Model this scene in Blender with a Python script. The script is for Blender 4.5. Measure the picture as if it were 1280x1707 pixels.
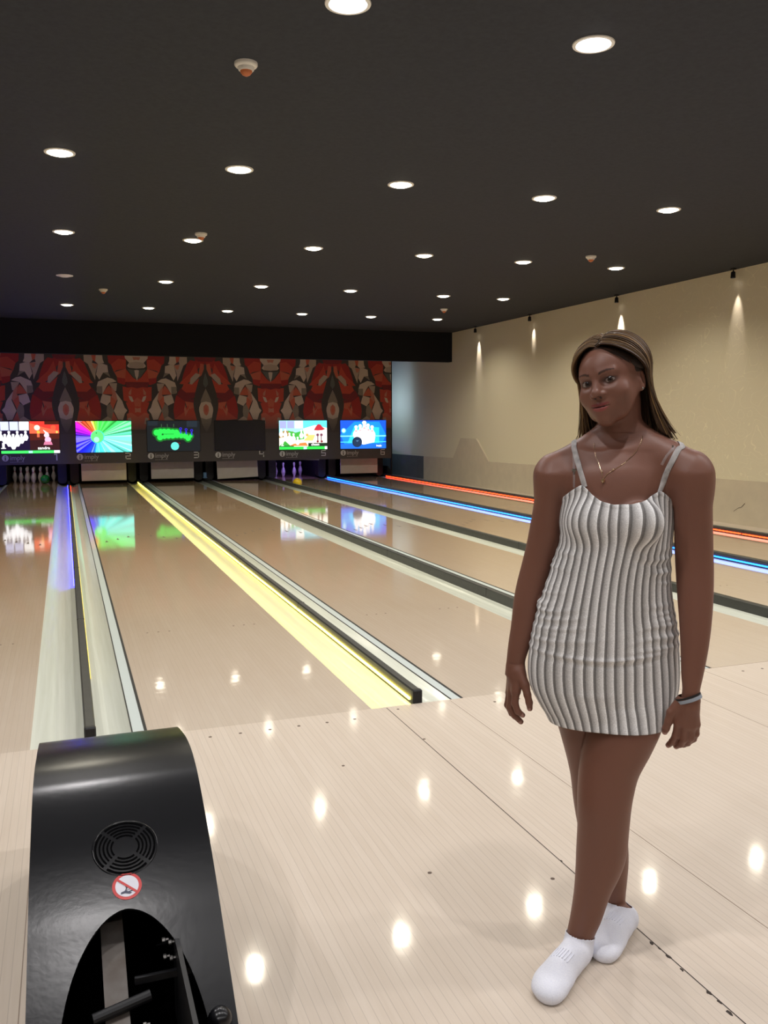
import bpy, math, random
import numpy as np
from mathutils import Vector, Matrix
for _o in list(bpy.data.objects): bpy.data.objects.remove(_o)
SC = bpy.context.scene
COL = SC.collection
PI = math.pi
random.seed(7)

# ------------------------------------------------------------------ camera
F_PX, YAW, PITCH, ROLL, CAM_H = 1465.64, .3472, -.1016, -.0038, 1.45
cyw, syw = math.cos(YAW), math.sin(YAW)
FW = Vector((syw*math.cos(PITCH), cyw*math.cos(PITCH), math.sin(PITCH)))
r0 = Vector((cyw, -syw, 0)); u0 = r0.cross(FW)
RT = r0*math.cos(ROLL)+u0*math.sin(ROLL); UP = -r0*math.sin(ROLL)+u0*math.cos(ROLL)
cd = bpy.data.cameras.new('camera'); cam = bpy.data.objects.new('camera', cd); COL.objects.link(cam)
M4 = Matrix((RT, UP, -FW)).transposed().to_4x4(); M4.translation = (0, 0, CAM_H)
cam.matrix_world = M4
cd.sensor_fit = 'VERTICAL'; cd.sensor_height = 36; cd.lens = 36*F_PX/1707; cd.clip_start = .05; cd.clip_end = 200
SC.camera = cam

# ------------------------------------------------------------------ light set-up
w = bpy.data.worlds.new('world'); SC.world = w; w.use_nodes = True
w.node_tree.nodes['Background'].inputs[0].default_value = (.8, .85, 1, 1)
w.node_tree.nodes['Background'].inputs[1].default_value = .0
SC.view_settings.view_transform = 'Standard'; SC.view_settings.look = 'None'
SC.view_settings.exposure = 0.25; SC.view_settings.gamma = 1; SC.view_settings.use_curve_mapping = False
LAMP_W = 78          # watts of one downlight
WARM = (1, .92, .74); COOL = (1, .965, .96)

# ------------------------------------------------------------------ helpers
def lin(c):
    c = [x/255 for x in c]
    return tuple((x/12.92 if x <= .04045 else ((x+.055)/1.055)**2.4) for x in c[:3])+(1,)

def mat(name, col, rough=.5, metal=0, coat=0, coat_rough=.03, emit=None, estr=0, spec=.5, ior=None):
    m = bpy.data.materials.new(name); m.use_nodes = True
    b = m.node_tree.nodes['Principled BSDF']
    b.inputs['Base Color'].default_value = lin(col)
    b.inputs['Roughness'].default_value = rough; b.inputs['Metallic'].default_value = metal
    b.inputs['Coat Weight'].default_value = coat; b.inputs['Coat Roughness'].default_value = coat_rough
    b.inputs['Specular IOR Level'].default_value = spec
    if emit: b.inputs['Emission Color'].default_value = lin(emit); b.inputs['Emission Strength'].default_value = estr
    return m

def nodes(m): return m.node_tree.nodes, m.node_tree.links, m.node_tree.nodes['Principled BSDF']

def noise_mat(name, c1, c2, scale=8, rough=.5, detail=4, bump=0, stretch=(1, 1, 1), **k):
    m = mat(name, c1, rough, **k); n, l, b = nodes(m)
    tc = n.new('ShaderNodeTexCoord'); mp = n.new('ShaderNodeMapping'); mp.inputs['Scale'].default_value = stretch
    nz = n.new('ShaderNodeTexNoise'); nz.inputs['Scale'].default_value = scale; nz.inputs['Detail'].default_value = detail
    cr = n.new('ShaderNodeValToRGB'); cr.color_ramp.elements[0].position = .3; cr.color_ramp.elements[1].position = .7
    cr.color_ramp.elements[0].color = lin(c1); cr.color_ramp.elements[1].color = lin(c2)
    l.new(tc.outputs['Object'], mp.inputs[0]); l.new(mp.outputs[0], nz.inputs['Vector']); l.new(nz.outputs[0], cr.inputs[0]); l.new(cr.outputs[0], b.inputs['Base Color'])
    if bump:
        bp = n.new('ShaderNodeBump'); bp.inputs['Strength'].default_value = bump; bp.inputs['Distance'].default_value = .002
        l.new(nz.outputs[0], bp.inputs['Height']); l.new(bp.outputs[0], b.inputs['Normal'])
    return m

def attr_mat(name, rough=.6, emit=0, spec=.5, **k):
    m = mat(name, (128, 128, 128), rough, spec=spec, **k); n, l, b = nodes(m)
    a = n.new('ShaderNodeVertexColor'); a.layer_name = 'Col'
    if emit:
        b.inputs['Base Color'].default_value = (.01, .01, .01, 1)
        l.new(a.outputs[0], b.inputs['Emission Color']); b.inputs['Emission Strength'].default_value = emit
    else: l.new(a.outputs[0], b.inputs['Base Color'])
    return m

class MB:
    """collects shapes into one mesh"""
    def __init__(s): s.v = []; s.f = []; s.m = []; s.c = []; s.col = (1, 1, 1, 1); s.mi = 0
    def add(s, vs, fs):
        o = len(s.v); s.v += [tuple(p) for p in vs]
        for f in fs: s.f.append([i+o for i in f]); s.m.append(s.mi); s.c.append(s.col)
        return s
    def box(s, x0, x1, y0, y1, z0, z1, bev=0):
        if bev <= 0:
            vs = [(x, y, z) for x in (x0, x1) for y in (y0, y1) for z in (z0, z1)]
            return s.add(vs, [(0, 1, 3, 2), (4, 6, 7, 5), (0, 4, 5, 1), (2, 3, 7, 6), (0, 2, 6, 4), (1, 5, 7, 3)])
        # bevelled box: hull of three inset boxes, built face by face
        b = min(bev, (x1-x0)*.49, (y1-y0)*.49, (z1-z0)*.49)
        X = (x0, x1); Y = (y0, y1); Z = (z0, z1); vs = []; idx = {}
        for i in (0, 1):
            for j in (0, 1):
                for k in (0, 1):
                    sx, sy, sz = (b if i == 0 else -b), (b if j == 0 else -b), (b if k == 0 else -b)
                    for a, p in (('x', (X[i], Y[j]+sy, Z[k]+sz)), ('y', (X[i]+sx, Y[j], Z[k]+sz)), ('z', (X[i]+sx, Y[j]+sy, Z[k]))):
                        idx[(i, j, k, a)] = len(vs); vs.append(p)
        g = lambda i, j, k, a: idx[(i, j, k, a)]
        fs = []
        for i in (0, 1): fs.append([g(i, 0, 0, 'x'), g(i, 0, 1, 'x'), g(i, 1, 1, 'x'), g(i, 1, 0, 'x')])
        for j in (0, 1): fs.append([g(0, j, 0, 'y'), g(0, j, 1, 'y'), g(1, j, 1, 'y'), g(1, j, 0, 'y')])
        for k in (0, 1): fs.append([g(0, 0, k, 'z'), g(0, 1, k, 'z'), g(1, 1, k, 'z'), g(1, 0, k, 'z')])
        for i in (0, 1):
            for j in (0, 1): fs.append([g(i, j, 0, 'x'), g(i, j, 1, 'x'), g(i, j, 1, 'y'), g(i, j, 0, 'y')])
            for k in (0, 1): fs.append([g(i, 0, k, 'x'), g(i, 1, k, 'x'), g(i, 1, k, 'z'), g(i, 0, k, 'z')])
        for j in (0, 1):
            for k in (0, 1): fs.append([g(0, j, k, 'y'), g(1, j, k, 'y'), g(1, j, k, 'z'), g(0, j, k, 'z')])
        for i in (0, 1):
            for j in (0, 1):
                for k in (0, 1): fs.append([g(i, j, k, 'x'), g(i, j, k, 'y'), g(i, j, k, 'z')])
        return s.add(vs, fs)
    def extrude(s, prof, a0, a1, axis='y', caps=True):
        """prof: closed list of 2-d points; axis x: (y,z) ; axis y: (x,z) ; axis z: (x,y)"""
        def P(p, a): return {'x': (a, p[0], p[1]), 'y': (p[0], a, p[1]), 'z': (p[0], p[1], a)}[axis]
        n = len(prof); vs = [P(p, a0) for p in prof]+[P(p, a1) for p in prof]
        fs = [(i, (i+1) % n, (i+1) % n+n, i+n) for i in range(n)]
        if caps: fs += [tuple(range(n)), tuple(range(n, 2*n))]
        return s.add(vs, fs)
    def lathe(s, prof, c=(0, 0, 0), n=24, axis='z', cap=True):
        """prof: list of (r, h)"""
        vs = []; fs = []
        for r, hh in prof:
            for i in range(n):
                a = 2*PI*i/n; p = (r*math.cos(a), r*math.sin(a), hh)
                if axis == 'x': p = (p[2], p[0], p[1])
                if axis == 'y': p = (p[0], p[2], p[1])
                vs.append((p[0]+c[0], p[1]+c[1], p[2]+c[2]))
        for k in range(len(prof)-1):
            for i in range(n): fs.append((k*n+i, k*n+(i+1) % n, (k+1)*n+(i+1) % n, (k+1)*n+i))
        if cap: fs += [tuple(range(n)), tuple(range((len(prof)-1)*n, len(prof)*n))]
        return s.add(vs, fs)
    def tube(s, pts, r, n=8, flat=1.0, cap=True):
        """pts list of Vector, r number or list"""
        pts = [Vector(p) for p in pts]; N = len(pts); rs = r if hasattr(r, '__len__') else [r]*N
        vs = []; fs = []; ref = Vector((0, 0, 1)); prev = None
        for k in range(N):
            t = (pts[min(k+1, N-1)]-pts[max(k-1, 0)]).normalized()
            if prev is None:
                u = t.cross(ref)
                if u.length < .1: u = t.cross(Vector((0, 1, 0)))
            else: u = prev-t*prev.dot(t)
            u.normalize(); v = t.cross(u); prev = u
            for i in range(n):
                a = 2*PI*i/n; vs.append(pts[k]+u*(math.cos(a)*rs[k])+v*(math.sin(a)*rs[k]*flat))
        for k in range(N-1):
            for i in range(n): fs.append((k*n+i, k*n+(i+1) % n, (k+1)*n+(i+1) % n, (k+1)*n+i))
        if cap: fs += [tuple(range(n)), tuple(range((N-1)*n, N*n))]
        return s.add(vs, fs)
    def build(s, name, mats, parent=None, smooth=None, col=False):
        me = bpy.data.meshes.new(name); me.from_pydata(s.v, [], s.f)
        if not isinstance(mats, (list, tuple)): mats = [mats]
        for m in mats: me.materials.append(m)
        me.polygons.foreach_set('material_index', s.m)
        if col:
            ca = me.color_attributes.new('Col', 'FLOAT_COLOR', 'CORNER'); data = []
            for f, c in zip(s.f, s.c): data += list(c)*len(f)
            ca.data.foreach_set('color', data)
        else: pass
        import bmesh
        bm = bmesh.new(); bm.from_mesh(me); bmesh.ops.recalc_face_normals(bm, faces=bm.faces[:]); bm.to_mesh(me); bm.free()
        o = bpy.data.objects.new(name, me); COL.objects.link(o)
        if parent: o.parent = parent
        if smooth: shade(o, smooth)
        return o

def shade(o, deg=35):
    me = o.data; me.polygons.foreach_set('use_smooth', [True]*len(me.polygons))
    try: me.set_sharp_from_angle(angle=math.radians(deg))
    except Exception: pass

def tag(o, label=None, cat=None, group=None, kind=None):
    if label: o['label'] = label
    if cat: o['category'] = cat
    if group: o['group'] = group
    if kind: o['kind'] = kind
    return o
def empty(name, loc=(0, 0, 0), rz=0):
    o = bpy.data.objects.new(name, None); COL.objects.link(o); o.location = loc; o.rotation_euler = (0, 0, rz); o.empty_display_size = .1
    return o
def struct(o, label=None): o['kind'] = 'structure'; 
def copy_tree(o, parent=None):
    c = o.copy(); COL.objects.link(c); c.parent = parent
    for ch in list(o.children): copy_tree(ch, c)
    return c

# flat artwork drawn on a plane facing -Y, in 0..1 units, as one mesh with colours
class Canvas:
    def __init__(s, x0, z0, w, h, y, step=.0012):
        s.x0, s.z0, s.w, s.h, s.y, s.step = x0, z0, w, h, y, step; s.n = 0; s.mb = MB()
    def poly(s, pts, col, a=1):
        s.n += 1; s.mb.col = lin(col); y = s.y-s.step*s.n
        s.mb.add([(s.x0+p[0]*s.w, y, s.z0+p[1]*s.h) for p in pts], [tuple(range(len(pts)))]); return s
    def many(s, polys):
        s.n += 1; y = s.y-s.step*s.n
        for pts, col in polys:
            s.mb.col = lin(col); s.mb.add([(s.x0+p[0]*s.w, y, s.z0+p[1]*s.h) for p in pts], [tuple(range(len(pts)))])
        return s
    def rect(s, x0, y0, x1, y1, col): return s.poly([(x0, y0), (x1, y0), (x1, y1), (x0, y1)], col)
    def disc(s, x, y, r, col, n=24, asp=None):
        asp = s.w/s.h if asp is None else asp
        return s.poly([(x+r*math.cos(2*PI*i/n), y+r*asp*math.sin(2*PI*i/n)) for i in range(n)], col)
    def build(s, name, m, parent=None): return s.mb.build(name, m, parent, col=True)

def text_mesh(txt, size, x, y, z, mt, name, parent=None, align='LEFT', depth=.003, sx=1):
    cu = bpy.data.curves.new(name, 'FONT'); cu.body = txt; cu.size = size; cu.align_x = align; cu.extrude = depth; cu.offset = size*.012
    t = bpy.data.objects.new(name, cu); COL.objects.link(t)
    dg = bpy.context.evaluated_depsgraph_get(); me = bpy.data.meshes.new_from_object(t.evaluated_get(dg))
    bpy.data.objects.remove(t)
    for v in me.vertices: c = v.co.copy(); v.co = (x+c.x*sx, y-c.z, z+c.y)
    me.materials.clear(); me.materials.append(mt); me.name = name
    o = bpy.data.objects.new(name, me); COL.objects.link(o)
    if parent: o.parent = parent
    return o

# ------------------------------------------------------------------ materials
def lane_mat(name, c1, c2, rough, coat_rough, board=.0266, line=.12, pine=0.0):
    m = mat(name, c1, rough, coat=1 if 'lane' in name else .3, coat_rough=coat_rough, spec=.3); n, l, b = nodes(m)
    tc = n.new('ShaderNodeTexCoord'); sep = n.new('ShaderNodeSeparateXYZ'); l.new(tc.outputs['Object'], sep.inputs[0])
    d = n.new('ShaderNodeMath'); d.operation = 'DIVIDE'; d.inputs[1].default_value = board; l.new(sep.outputs[0], d.inputs[0])
    fr = n.new('ShaderNodeMath'); fr.operation = 'FRACT'; l.new(d.outputs[0], fr.inputs[0])
    fl = n.new('ShaderNodeMath'); fl.operation = 'FLOOR'; l.new(d.outputs[0], fl.inputs[0])
    lt = n.new('ShaderNodeMath'); lt.operation = 'LESS_THAN'; lt.inputs[1].default_value = .07; l.new(fr.outputs[0], lt.inputs[0])
    # board tone: per-board noise, long streaks along the lane
    dy = n.new('ShaderNodeMath'); dy.operation = 'DIVIDE'; dy.inputs[1].default_value = 1.3; l.new(sep.outputs[1], dy.inputs[0])
    cb = n.new('ShaderNodeCombineXYZ'); l.new(fl.outputs[0], cb.inputs[0]); l.new(dy.outputs[0], cb.inputs[1])
    wn = n.new('ShaderNodeTexNoise'); wn.inputs['Scale'].default_value = .9; wn.inputs['Detail'].default_value = 1; l.new(cb.outputs[0], wn.inputs['Vector'])
    mp = n.new('ShaderNodeMapping'); mp.inputs['Scale'].default_value = (60, 2.5, 1); l.new(tc.outputs['Object'], mp.inputs[0])
    n2 = n.new('ShaderNodeTexNoise'); n2.inputs['Scale'].default_value = 2; n2.inputs['Detail'].default_value = 5; l.new(mp.outputs[0], n2.inputs['Vector'])
    n3 = n.new('ShaderNodeTexNoise'); n3.inputs['Scale'].default_value = 1.1; n3.inputs['Detail'].default_value = 3; l.new(tc.outputs['Object'], n3.inputs['Vector'])
    a1 = n.new('ShaderNodeMath'); a1.operation = 'ADD'; l.new(wn.outputs[0], a1.inputs[0]); l.new(n2.outputs[0], a1.inputs[1])
    a2 = n.new('ShaderNodeMath'); a2.operation = 'ADD'; l.new(a1.outputs[0], a2.inputs[0]); l.new(n3.outputs[0], a2.inputs[1])
    mr = n.new('ShaderNodeMapRange'); mr.inputs[1].default_value = 1.0; mr.inputs[2].default_value = 2.0; l.new(a2.outputs[0], mr.inputs[0])
    mx = n.new('ShaderNodeMix'); mx.data_type = 'RGBA'; mx.inputs[6].default_value = lin(c1); mx.inputs[7].default_value = lin(c2); l.new(mr.outputs[0], mx.inputs[0])
    mu = n.new('ShaderNodeMath'); mu.operation = 'MULTIPLY'; mu.inputs[1].default_value = line; l.new(lt.outputs[0], mu.inputs[0])
    # beyond the maple heads the boards are the browner pine
    py_ = n.new('ShaderNodeMapRange'); py_.inputs[1].default_value = 4.1; py_.inputs[2].default_value = 11.0; py_.inputs[4].default_value = pine; l.new(sep.outputs[1], py_.inputs[0])
    mp_ = n.new('ShaderNodeMix'); mp_.data_type = 'RGBA'; mp_.inputs[7].default_value = lin((184, 150, 110)); l.new(py_.outputs[0], mp_.inputs[0]); l.new(mx.outputs[2], mp_.inputs[6])
    m2 = n.new('ShaderNodeMix'); m2.data_type = 'RGBA'; m2.inputs[7].default_value = lin((60, 45, 35)); l.new(mu.outputs[0], m2.inputs[0]); l.new(mp_.outputs[2], m2.inputs[6])
    l.new(m2.outputs[2], b.inputs['Base Color'])
    # slight waviness of the varnish
    nb = n.new('ShaderNodeTexNoise'); nb.inputs['Scale'].default_value = 9; nb.inputs['Detail'].default_value = 2; l.new(tc.outputs['Object'], nb.inputs['Vector'])
    bp = n.new('ShaderNodeBump'); bp.inputs['Strength'].default_value = .035; bp.inputs['Distance'].default_value = .01; l.new(nb.outputs[0], bp.inputs['Height'])
    l.new(bp.outputs[0], b.inputs['Coat Normal'])
    return m

def wall_mat():
    m = mat('wallpaper', (214, 204, 170), .75, spec=.25); n, l, b = nodes(m)
    tc = n.new('ShaderNodeTexCoord'); mp = n.new('ShaderNodeMapping'); mp.inputs['Scale'].default_value = (0, 1, 1); l.new(tc.outputs['Object'], mp.inputs[0])
    nz = n.new('ShaderNodeTexNoise'); nz.inputs['Scale'].default_value = 2.6; nz.inputs['Detail'].default_value = .8; nz.inputs['Distortion'].default_value = 1.2; l.new(mp.outputs[0], nz.inputs['Vector'])
    w_ = n.new('ShaderNodeMath'); w_.operation = 'MULTIPLY'; w_.inputs[1].default_value = 7; l.new(nz.outputs[0], w_.inputs[0])
    pp = n.new('ShaderNodeMath'); pp.operation = 'PINGPONG'; pp.inputs[1].default_value = .5; l.new(w_.outputs[0], pp.inputs[0])
    lt = n.new('ShaderNodeMath'); lt.operation = 'LESS_THAN'; lt.inputs[1].default_value = .03; l.new(pp.outputs[0], lt.inputs[0])
    mx = n.new('ShaderNodeMix'); mx.data_type = 'RGBA'; mx.inputs[6].default_value = lin((220, 211, 186)); mx.inputs[7].default_value = lin((238, 230, 202)); 
    sc = n.new('ShaderNodeMath'); sc.operation = 'MULTIPLY'; sc.inputs[1].default_value = .55; sx_ = n.new('ShaderNodeSeparateXYZ'); l.new(tc.outputs['Object'], sx_.inputs[0]); my = n.new('ShaderNodeMapRange'); my.inputs[1].default_value = 13.5; my.inputs[2].default_value = 11.5; my.inputs[4].default_value = .6; l.new(sx_.outputs[1], my.inputs[0]); l.new(my.outputs[0], sc.inputs[1]); l.new(lt.outputs[0], sc.inputs[0]); l.new(sc.outputs[0], mx.inputs[0])
    l.new(mx.outputs[2], b.inputs['Base Color'])
    bp = n.new('ShaderNodeBump'); bp.inputs['Strength'].default_value = .4; bp.inputs['Distance'].default_value = .002; l.new(lt.outputs[0], bp.inputs['Height']); l.new(bp.outputs[0], b.inputs['Normal'])
    return m

M = dict(
    seamfaint=mat('floor_seam_faint', (150, 132, 116), .8),
    approach=lane_mat('approach_maple', (214, 201, 186), (204, 189, 172), .5, .075, line=.2),
    lane=lane_mat('lane_maple', (214, 200, 183), (204, 187, 168), .42, .055, line=.14, pine=.85),
    ceiling=noise_mat('ceiling_black', (52, 55, 61), (58, 61, 67), 30, .85, spec=.2),
    wallpaper=wall_mat(),
    dado=noise_mat('dado_paint', (198, 186, 166), (206, 194, 172), 5, .7, spec=.25),
    greypaint=noise_mat('grey_paint', (150, 155, 158), (158, 163, 166), 4, .7, spec=.25),
    dadoshade=noise_mat('dado_shade_tone', (92, 95, 98), (100, 103, 106), 4, .7, spec=.25),
    backpaint=noise_mat('beige_paint', (188, 178, 160), (198, 188, 170), 3, .8, spec=.2),
    soffit=mat('soffit_black', (24, 25, 30), .8, spec=.2),
    gutter=noise_mat('gutter_plastic', (210, 214, 200), (220, 224, 212), 3, .3, stretch=(20, .5, 1), coat=.4, coat_rough=.15),
    ledge=mat('gutter_ledge_plastic', (206, 216, 214), .35, coat=.3),
    rail=noise_mat('rail_black', (42, 43, 40), (52, 53, 49), 20, .42, spec=.6),
    blackstrip=mat('black_rubber', (14, 14, 15), .6),
    black=mat('black_paint', (12, 13, 17), .5),
    pit=mat('pit_black', (10, 11, 15), .8, spec=.2),
    maskdark=mat('mask_panel', (84, 79, 77), .6),
    curtain=noise_mat('pin_sweep_white', (205, 200, 190), (214, 209, 200), 6, .6),
    logo=mat('logo_grey', (226, 226, 224), .6),
    logodim=mat('logo_grey_dim', (190, 188, 186), .6),
    screenoff=mat('screen_glass_off', (16, 20, 24), .25),
    bezel=mat('screen_bezel', (18, 18, 20), .4),
    white=mat('white_plastic', (225, 222, 214), .45),
    lamptrim=mat('lamp_trim_white', (230, 228, 220), .5),
    sensor=mat('detector_orange_lens', (196, 110, 60), .4),
    pin=mat('pin_white', (232, 228, 218), .3, coat=.5),
    pinred=mat('pin_red_band', (190, 40, 36), .3, coat=.5),
    hood=noise_mat('hood_black_plastic', (7, 8, 12), (10, 11, 16), 60, .27, bump=.12, coat=.0, coat_rough=.3),
    dark=mat('slot_black', (3, 3, 4), .9, spec=.05),
    steel=mat('steel', (170, 168, 165), .35, metal=.9),
    rust=noise_mat('worn_steel_strip', (118, 114, 110), (92, 82, 74), 14, .5, metal=.3),
    seam=mat('floor_seam', (52, 42, 36), .8),
    dot=mat('floor_dot', (96, 78, 66), .6),
)

# ------------------------------------------------------------------ dimensions of the hall
D0, PITCHX, G, FOUL = .0593, 1.6125, .2575, 4.112
MASK_Y, CEIL = 21.83, 3.552
dx = lambda k: D0+PITCHX*k
wallx = lambda y: 8.90-.019*(y-9.5)
LANE_END = 24.2

# ------------------------------------------------------------------ structure
f = MB(); f.box(-4.6, 9.3, -5, FOUL, -.3, 0)
for x, y0, y1 in ((1.494, -2, 4.10), (1.846, -2, 4.10), (3.096, -2, 4.10), (3.46, -2, 4.10), (-.16, -2, 4.10), (.22, -2, 4.10), (4.72, -2, 4.1), (5.07, -2, 4.1)):
    f.mi = 1 if x == 1.494 else 3; wd = .0022 if x != 1.494 else .003
    f.box(x-wd/2, x+wd/2, y0, y1, -.001, .0006)
f.mi = 1
for (x, y, r) in ((1.489, 2.27, .009), (1.497, 2.42, .006), (1.487, 1.93, .010), (1.493, 1.86, .012), (1.488, 1.80, .010), (1.490, 1.70, .011), (1.485, 1.62, .012), (1.492, 1.9, .008), (1.49, 1.66, .008)):
    rr = random.Random(int(x*1e5+y*1e3)); pts = [(x+r*rr.uniform(.2, .6)*math.cos(a), y+r*rr.uniform(.5, 1.4)*math.sin(a)) for a in [i*PI/4 for i in range(8)]]
    f.extrude(pts, -.001, .0009, 'z')
f.mi = 3; f.box(2.17, 9.0, FOUL-.003, FOUL-.0005, -.001, .0006)
f.mi = 1; f.extrude([(3.30, 4.03), (3.42, 4.04), (3.36, 4.06), (3.30, 4.075)], -.001, .001, 'z')
f.mi = 2
def dot(x, y, r=.008, mb=f): mb.extrude([(x+r*math.cos(i*PI/5), y+r*math.sin(i*PI/5)) for i in range(10)], -.001, .0008, 'z')
for k in range(-1, 6):
    c = dx(k)+PITCHX/2
    for i in range(-3, 4): dot(c+i*.141, 3.995)
    for i in (-2, 0, 2): dot(c+i*.141, .5)
for x, y in ((1.541, 4.06), (1.503, 3.622), (1.057, 2.5), (1.41, 2.33), (1.06, 3.45)): dot(x, y, .007)
fl = f.build('floor', [M['approach'], M['seam'], M['dot'], M['seamfaint']]); struct(fl)
s = MB(); s.box(-4.6, 9.3, FOUL, 24.9, -.4, -.13).build('floor_sub_base', M['pit']); sb = bpy.data.objects['floor_sub_base']; struct(sb); sb.name = 'floor.001'
s = MB(); s.box(dx(5)+.022, 8.98, FOUL, 24.6, -.13, -.002); o = s.build('floor.002', M['approach']); struct(o)
s = MB(); s.box(-4.6, dx(-1)-.26, FOUL, 24.2, -.13, 0); o = s.build('floor.003', M['lane']); struct(o)
s = MB(); s.box(-4.7, 9.4, -5.1, 24.9, CEIL, CEIL+.1); o = s.build('ceiling', M['ceiling']); struct(o)
s = MB(); s.extrude([(wallx(-5), -5), (wallx(24.7), 24.7), (9.5, 24.7), (9.5, -5)], -.15, CEIL, 'z'); o = s.build('wall_right', M['wallpaper']); struct(o)
# low projecting panel along the right wall with its stepped block
prof = [(-5, -.1), (-5, .655), (9.4, .63), (15.4, .60), (17.35, .585), (17.95, 1.075), (18.75, 1.075), (19.15, .60), (20.9, .58), (20.9, -.1)]
s = MB(); n = len(prof)
vs = [(wallx(y)-.035, y, z) for y, z in prof]+[(wallx(y)+.01, y, z) for y, z in prof]
s.add(vs, [(i, (i+1) % n, (i+1) % n+n, i+n) for i in range(n)]+[tuple(range(n)), tuple(range(n, 2*n))])
o = s.build('trim_1', M['dado']); struct(o)
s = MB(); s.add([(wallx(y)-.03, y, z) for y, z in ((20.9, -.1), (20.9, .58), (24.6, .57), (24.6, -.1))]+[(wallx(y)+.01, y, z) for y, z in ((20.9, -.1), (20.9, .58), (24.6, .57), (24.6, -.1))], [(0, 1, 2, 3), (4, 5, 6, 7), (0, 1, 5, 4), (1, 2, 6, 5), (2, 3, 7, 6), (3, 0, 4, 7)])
o = s.build('trim_2', M['dadoshade']); struct(o)  # shaded far end of the low panel, the shade put into its colour
s = MB(); s.box(-4.7, 9.4, 24.6, 24.75, -.4, CEIL); o = s.build('wall_back', M['greypaint']); struct(o)
s = MB(); s.box(-4.7, -4.6, -5, 24.6, -.4, CEIL); o = s.build('wall_left', M['backpaint']); struct(o)
s = MB(); s.box(-4.7, 9.4, -5.1, -5, -.4, CEIL); o = s.build('wall_front', M['backpaint']); struct(o)
s = MB(); s.box(-4.6, wallx(19.4)+.02, 19.3, 19.5, 2.868, CEIL); o = s.build('trim_3', M['soffit']); struct(o)
# a thin scratch on the right-wall panel
s = MB(); s.tube([(wallx(9.8)-.037, y, z) for y, z in ((9.95, .18), (9.86, .235), (9.80, .25), (9.74, .31))], .003, 5); o = s.build('trim_4', M['seam']); struct(o)

# ------------------------------------------------------------------ lanes
ORD = {1: 'first', 2: 'second', 3: 'third', 4: 'fourth', 5: 'fifth', 6: 'sixth'}
lane_lab = {1: 'polished maple lane with full pins and a green ball, under screen 1', 2: 'polished maple lane leading to the white sweep under screen 2',
            3: 'polished maple lane to the right of the yellow light strip, under screen 3', 4: 'polished maple lane leading to the tilted white sweep under screen 4',
            5: 'polished maple lane with violet pins at its end, under screen 5', 6: 'polished maple lane between the blue and the red light strips'}
for i in range(1, 7):
    x0, x1 = dx(i-2)+G, dx(i-1)-G; c = (x0+x1)/2
    # arrows: dark darts, and the edge boards
    mb = MB(); mb.box(x0, x1, FOUL, LANE_END, -.12, 0)
    mb.mi = 1
    for j in range(-3, 4):
        y = 11.87-abs(j)*.19; x = c+j*.141
        mb.extrude([(x-.016, y-.07), (x+.016, y-.07), (x, y+.08)], -.001, .0008, 'z')
    for j in (-5, -4, -3, 3, 4, 5): dot(c+j*.075, 6.2, .007, mb)
    lo = mb.build('bowling_lane', [M['lane'], M['dot']])
    tag(lo, lane_lab[i], 'bowling lane', 'bowling lanes side by side')

LED = {}
def ledmat(name, c, s):
    m = mat(name, (10, 10, 10), .5, emit=c, estr=s); return m
LED['yellow'] = ledmat('led_yellow', (255, 228, 84), 9)
LED['blue'] = ledmat('led_blue', (20, 90, 255), 11)
LED['deepblue'] = ledmat('led_deep_blue', (30, 30, 255), 45)
LED['red'] = ledmat('led_red', (255, 52, 18), 9)
LED['dimyellow'] = ledmat('led_dim_yellow', (255, 225, 110), 1.2)
leds = {-1: [('deepblue', 1, 19.0, 22.0, 0)], 0: [('deepblue', -1, 8.3, 22.0, 0), ('red', 1, 20.0, 22.0, 0), ('dimyellow', 1, 5.2, 20.0, 0)], 1: [('yellow', -1, 4.16, 22.2, 1)],
        2: [], 3: [], 4: [('blue', -1, 3.9+.25, 22.3, 1)], 5: [('red', -1, 4.15, 22.2, 1)]}
div_lab = {-1: 'gutter divider at the far left edge beyond the first lane', 0: 'gutter divider between lanes 1 and 2, running to the black ball return hood',
           1: 'gutter divider with a glowing yellow strip, its black end facing the camera', 2: 'unlit black gutter divider between lanes 3 and 4, pale gutter on its left',
           3: 'unlit black gutter divider between lanes 4 and 5, beside the yellow ball', 4: 'gutter divider with a glowing blue light strip', 5: 'gutter divider with a glowing red light strip by the right wall'}
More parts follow.
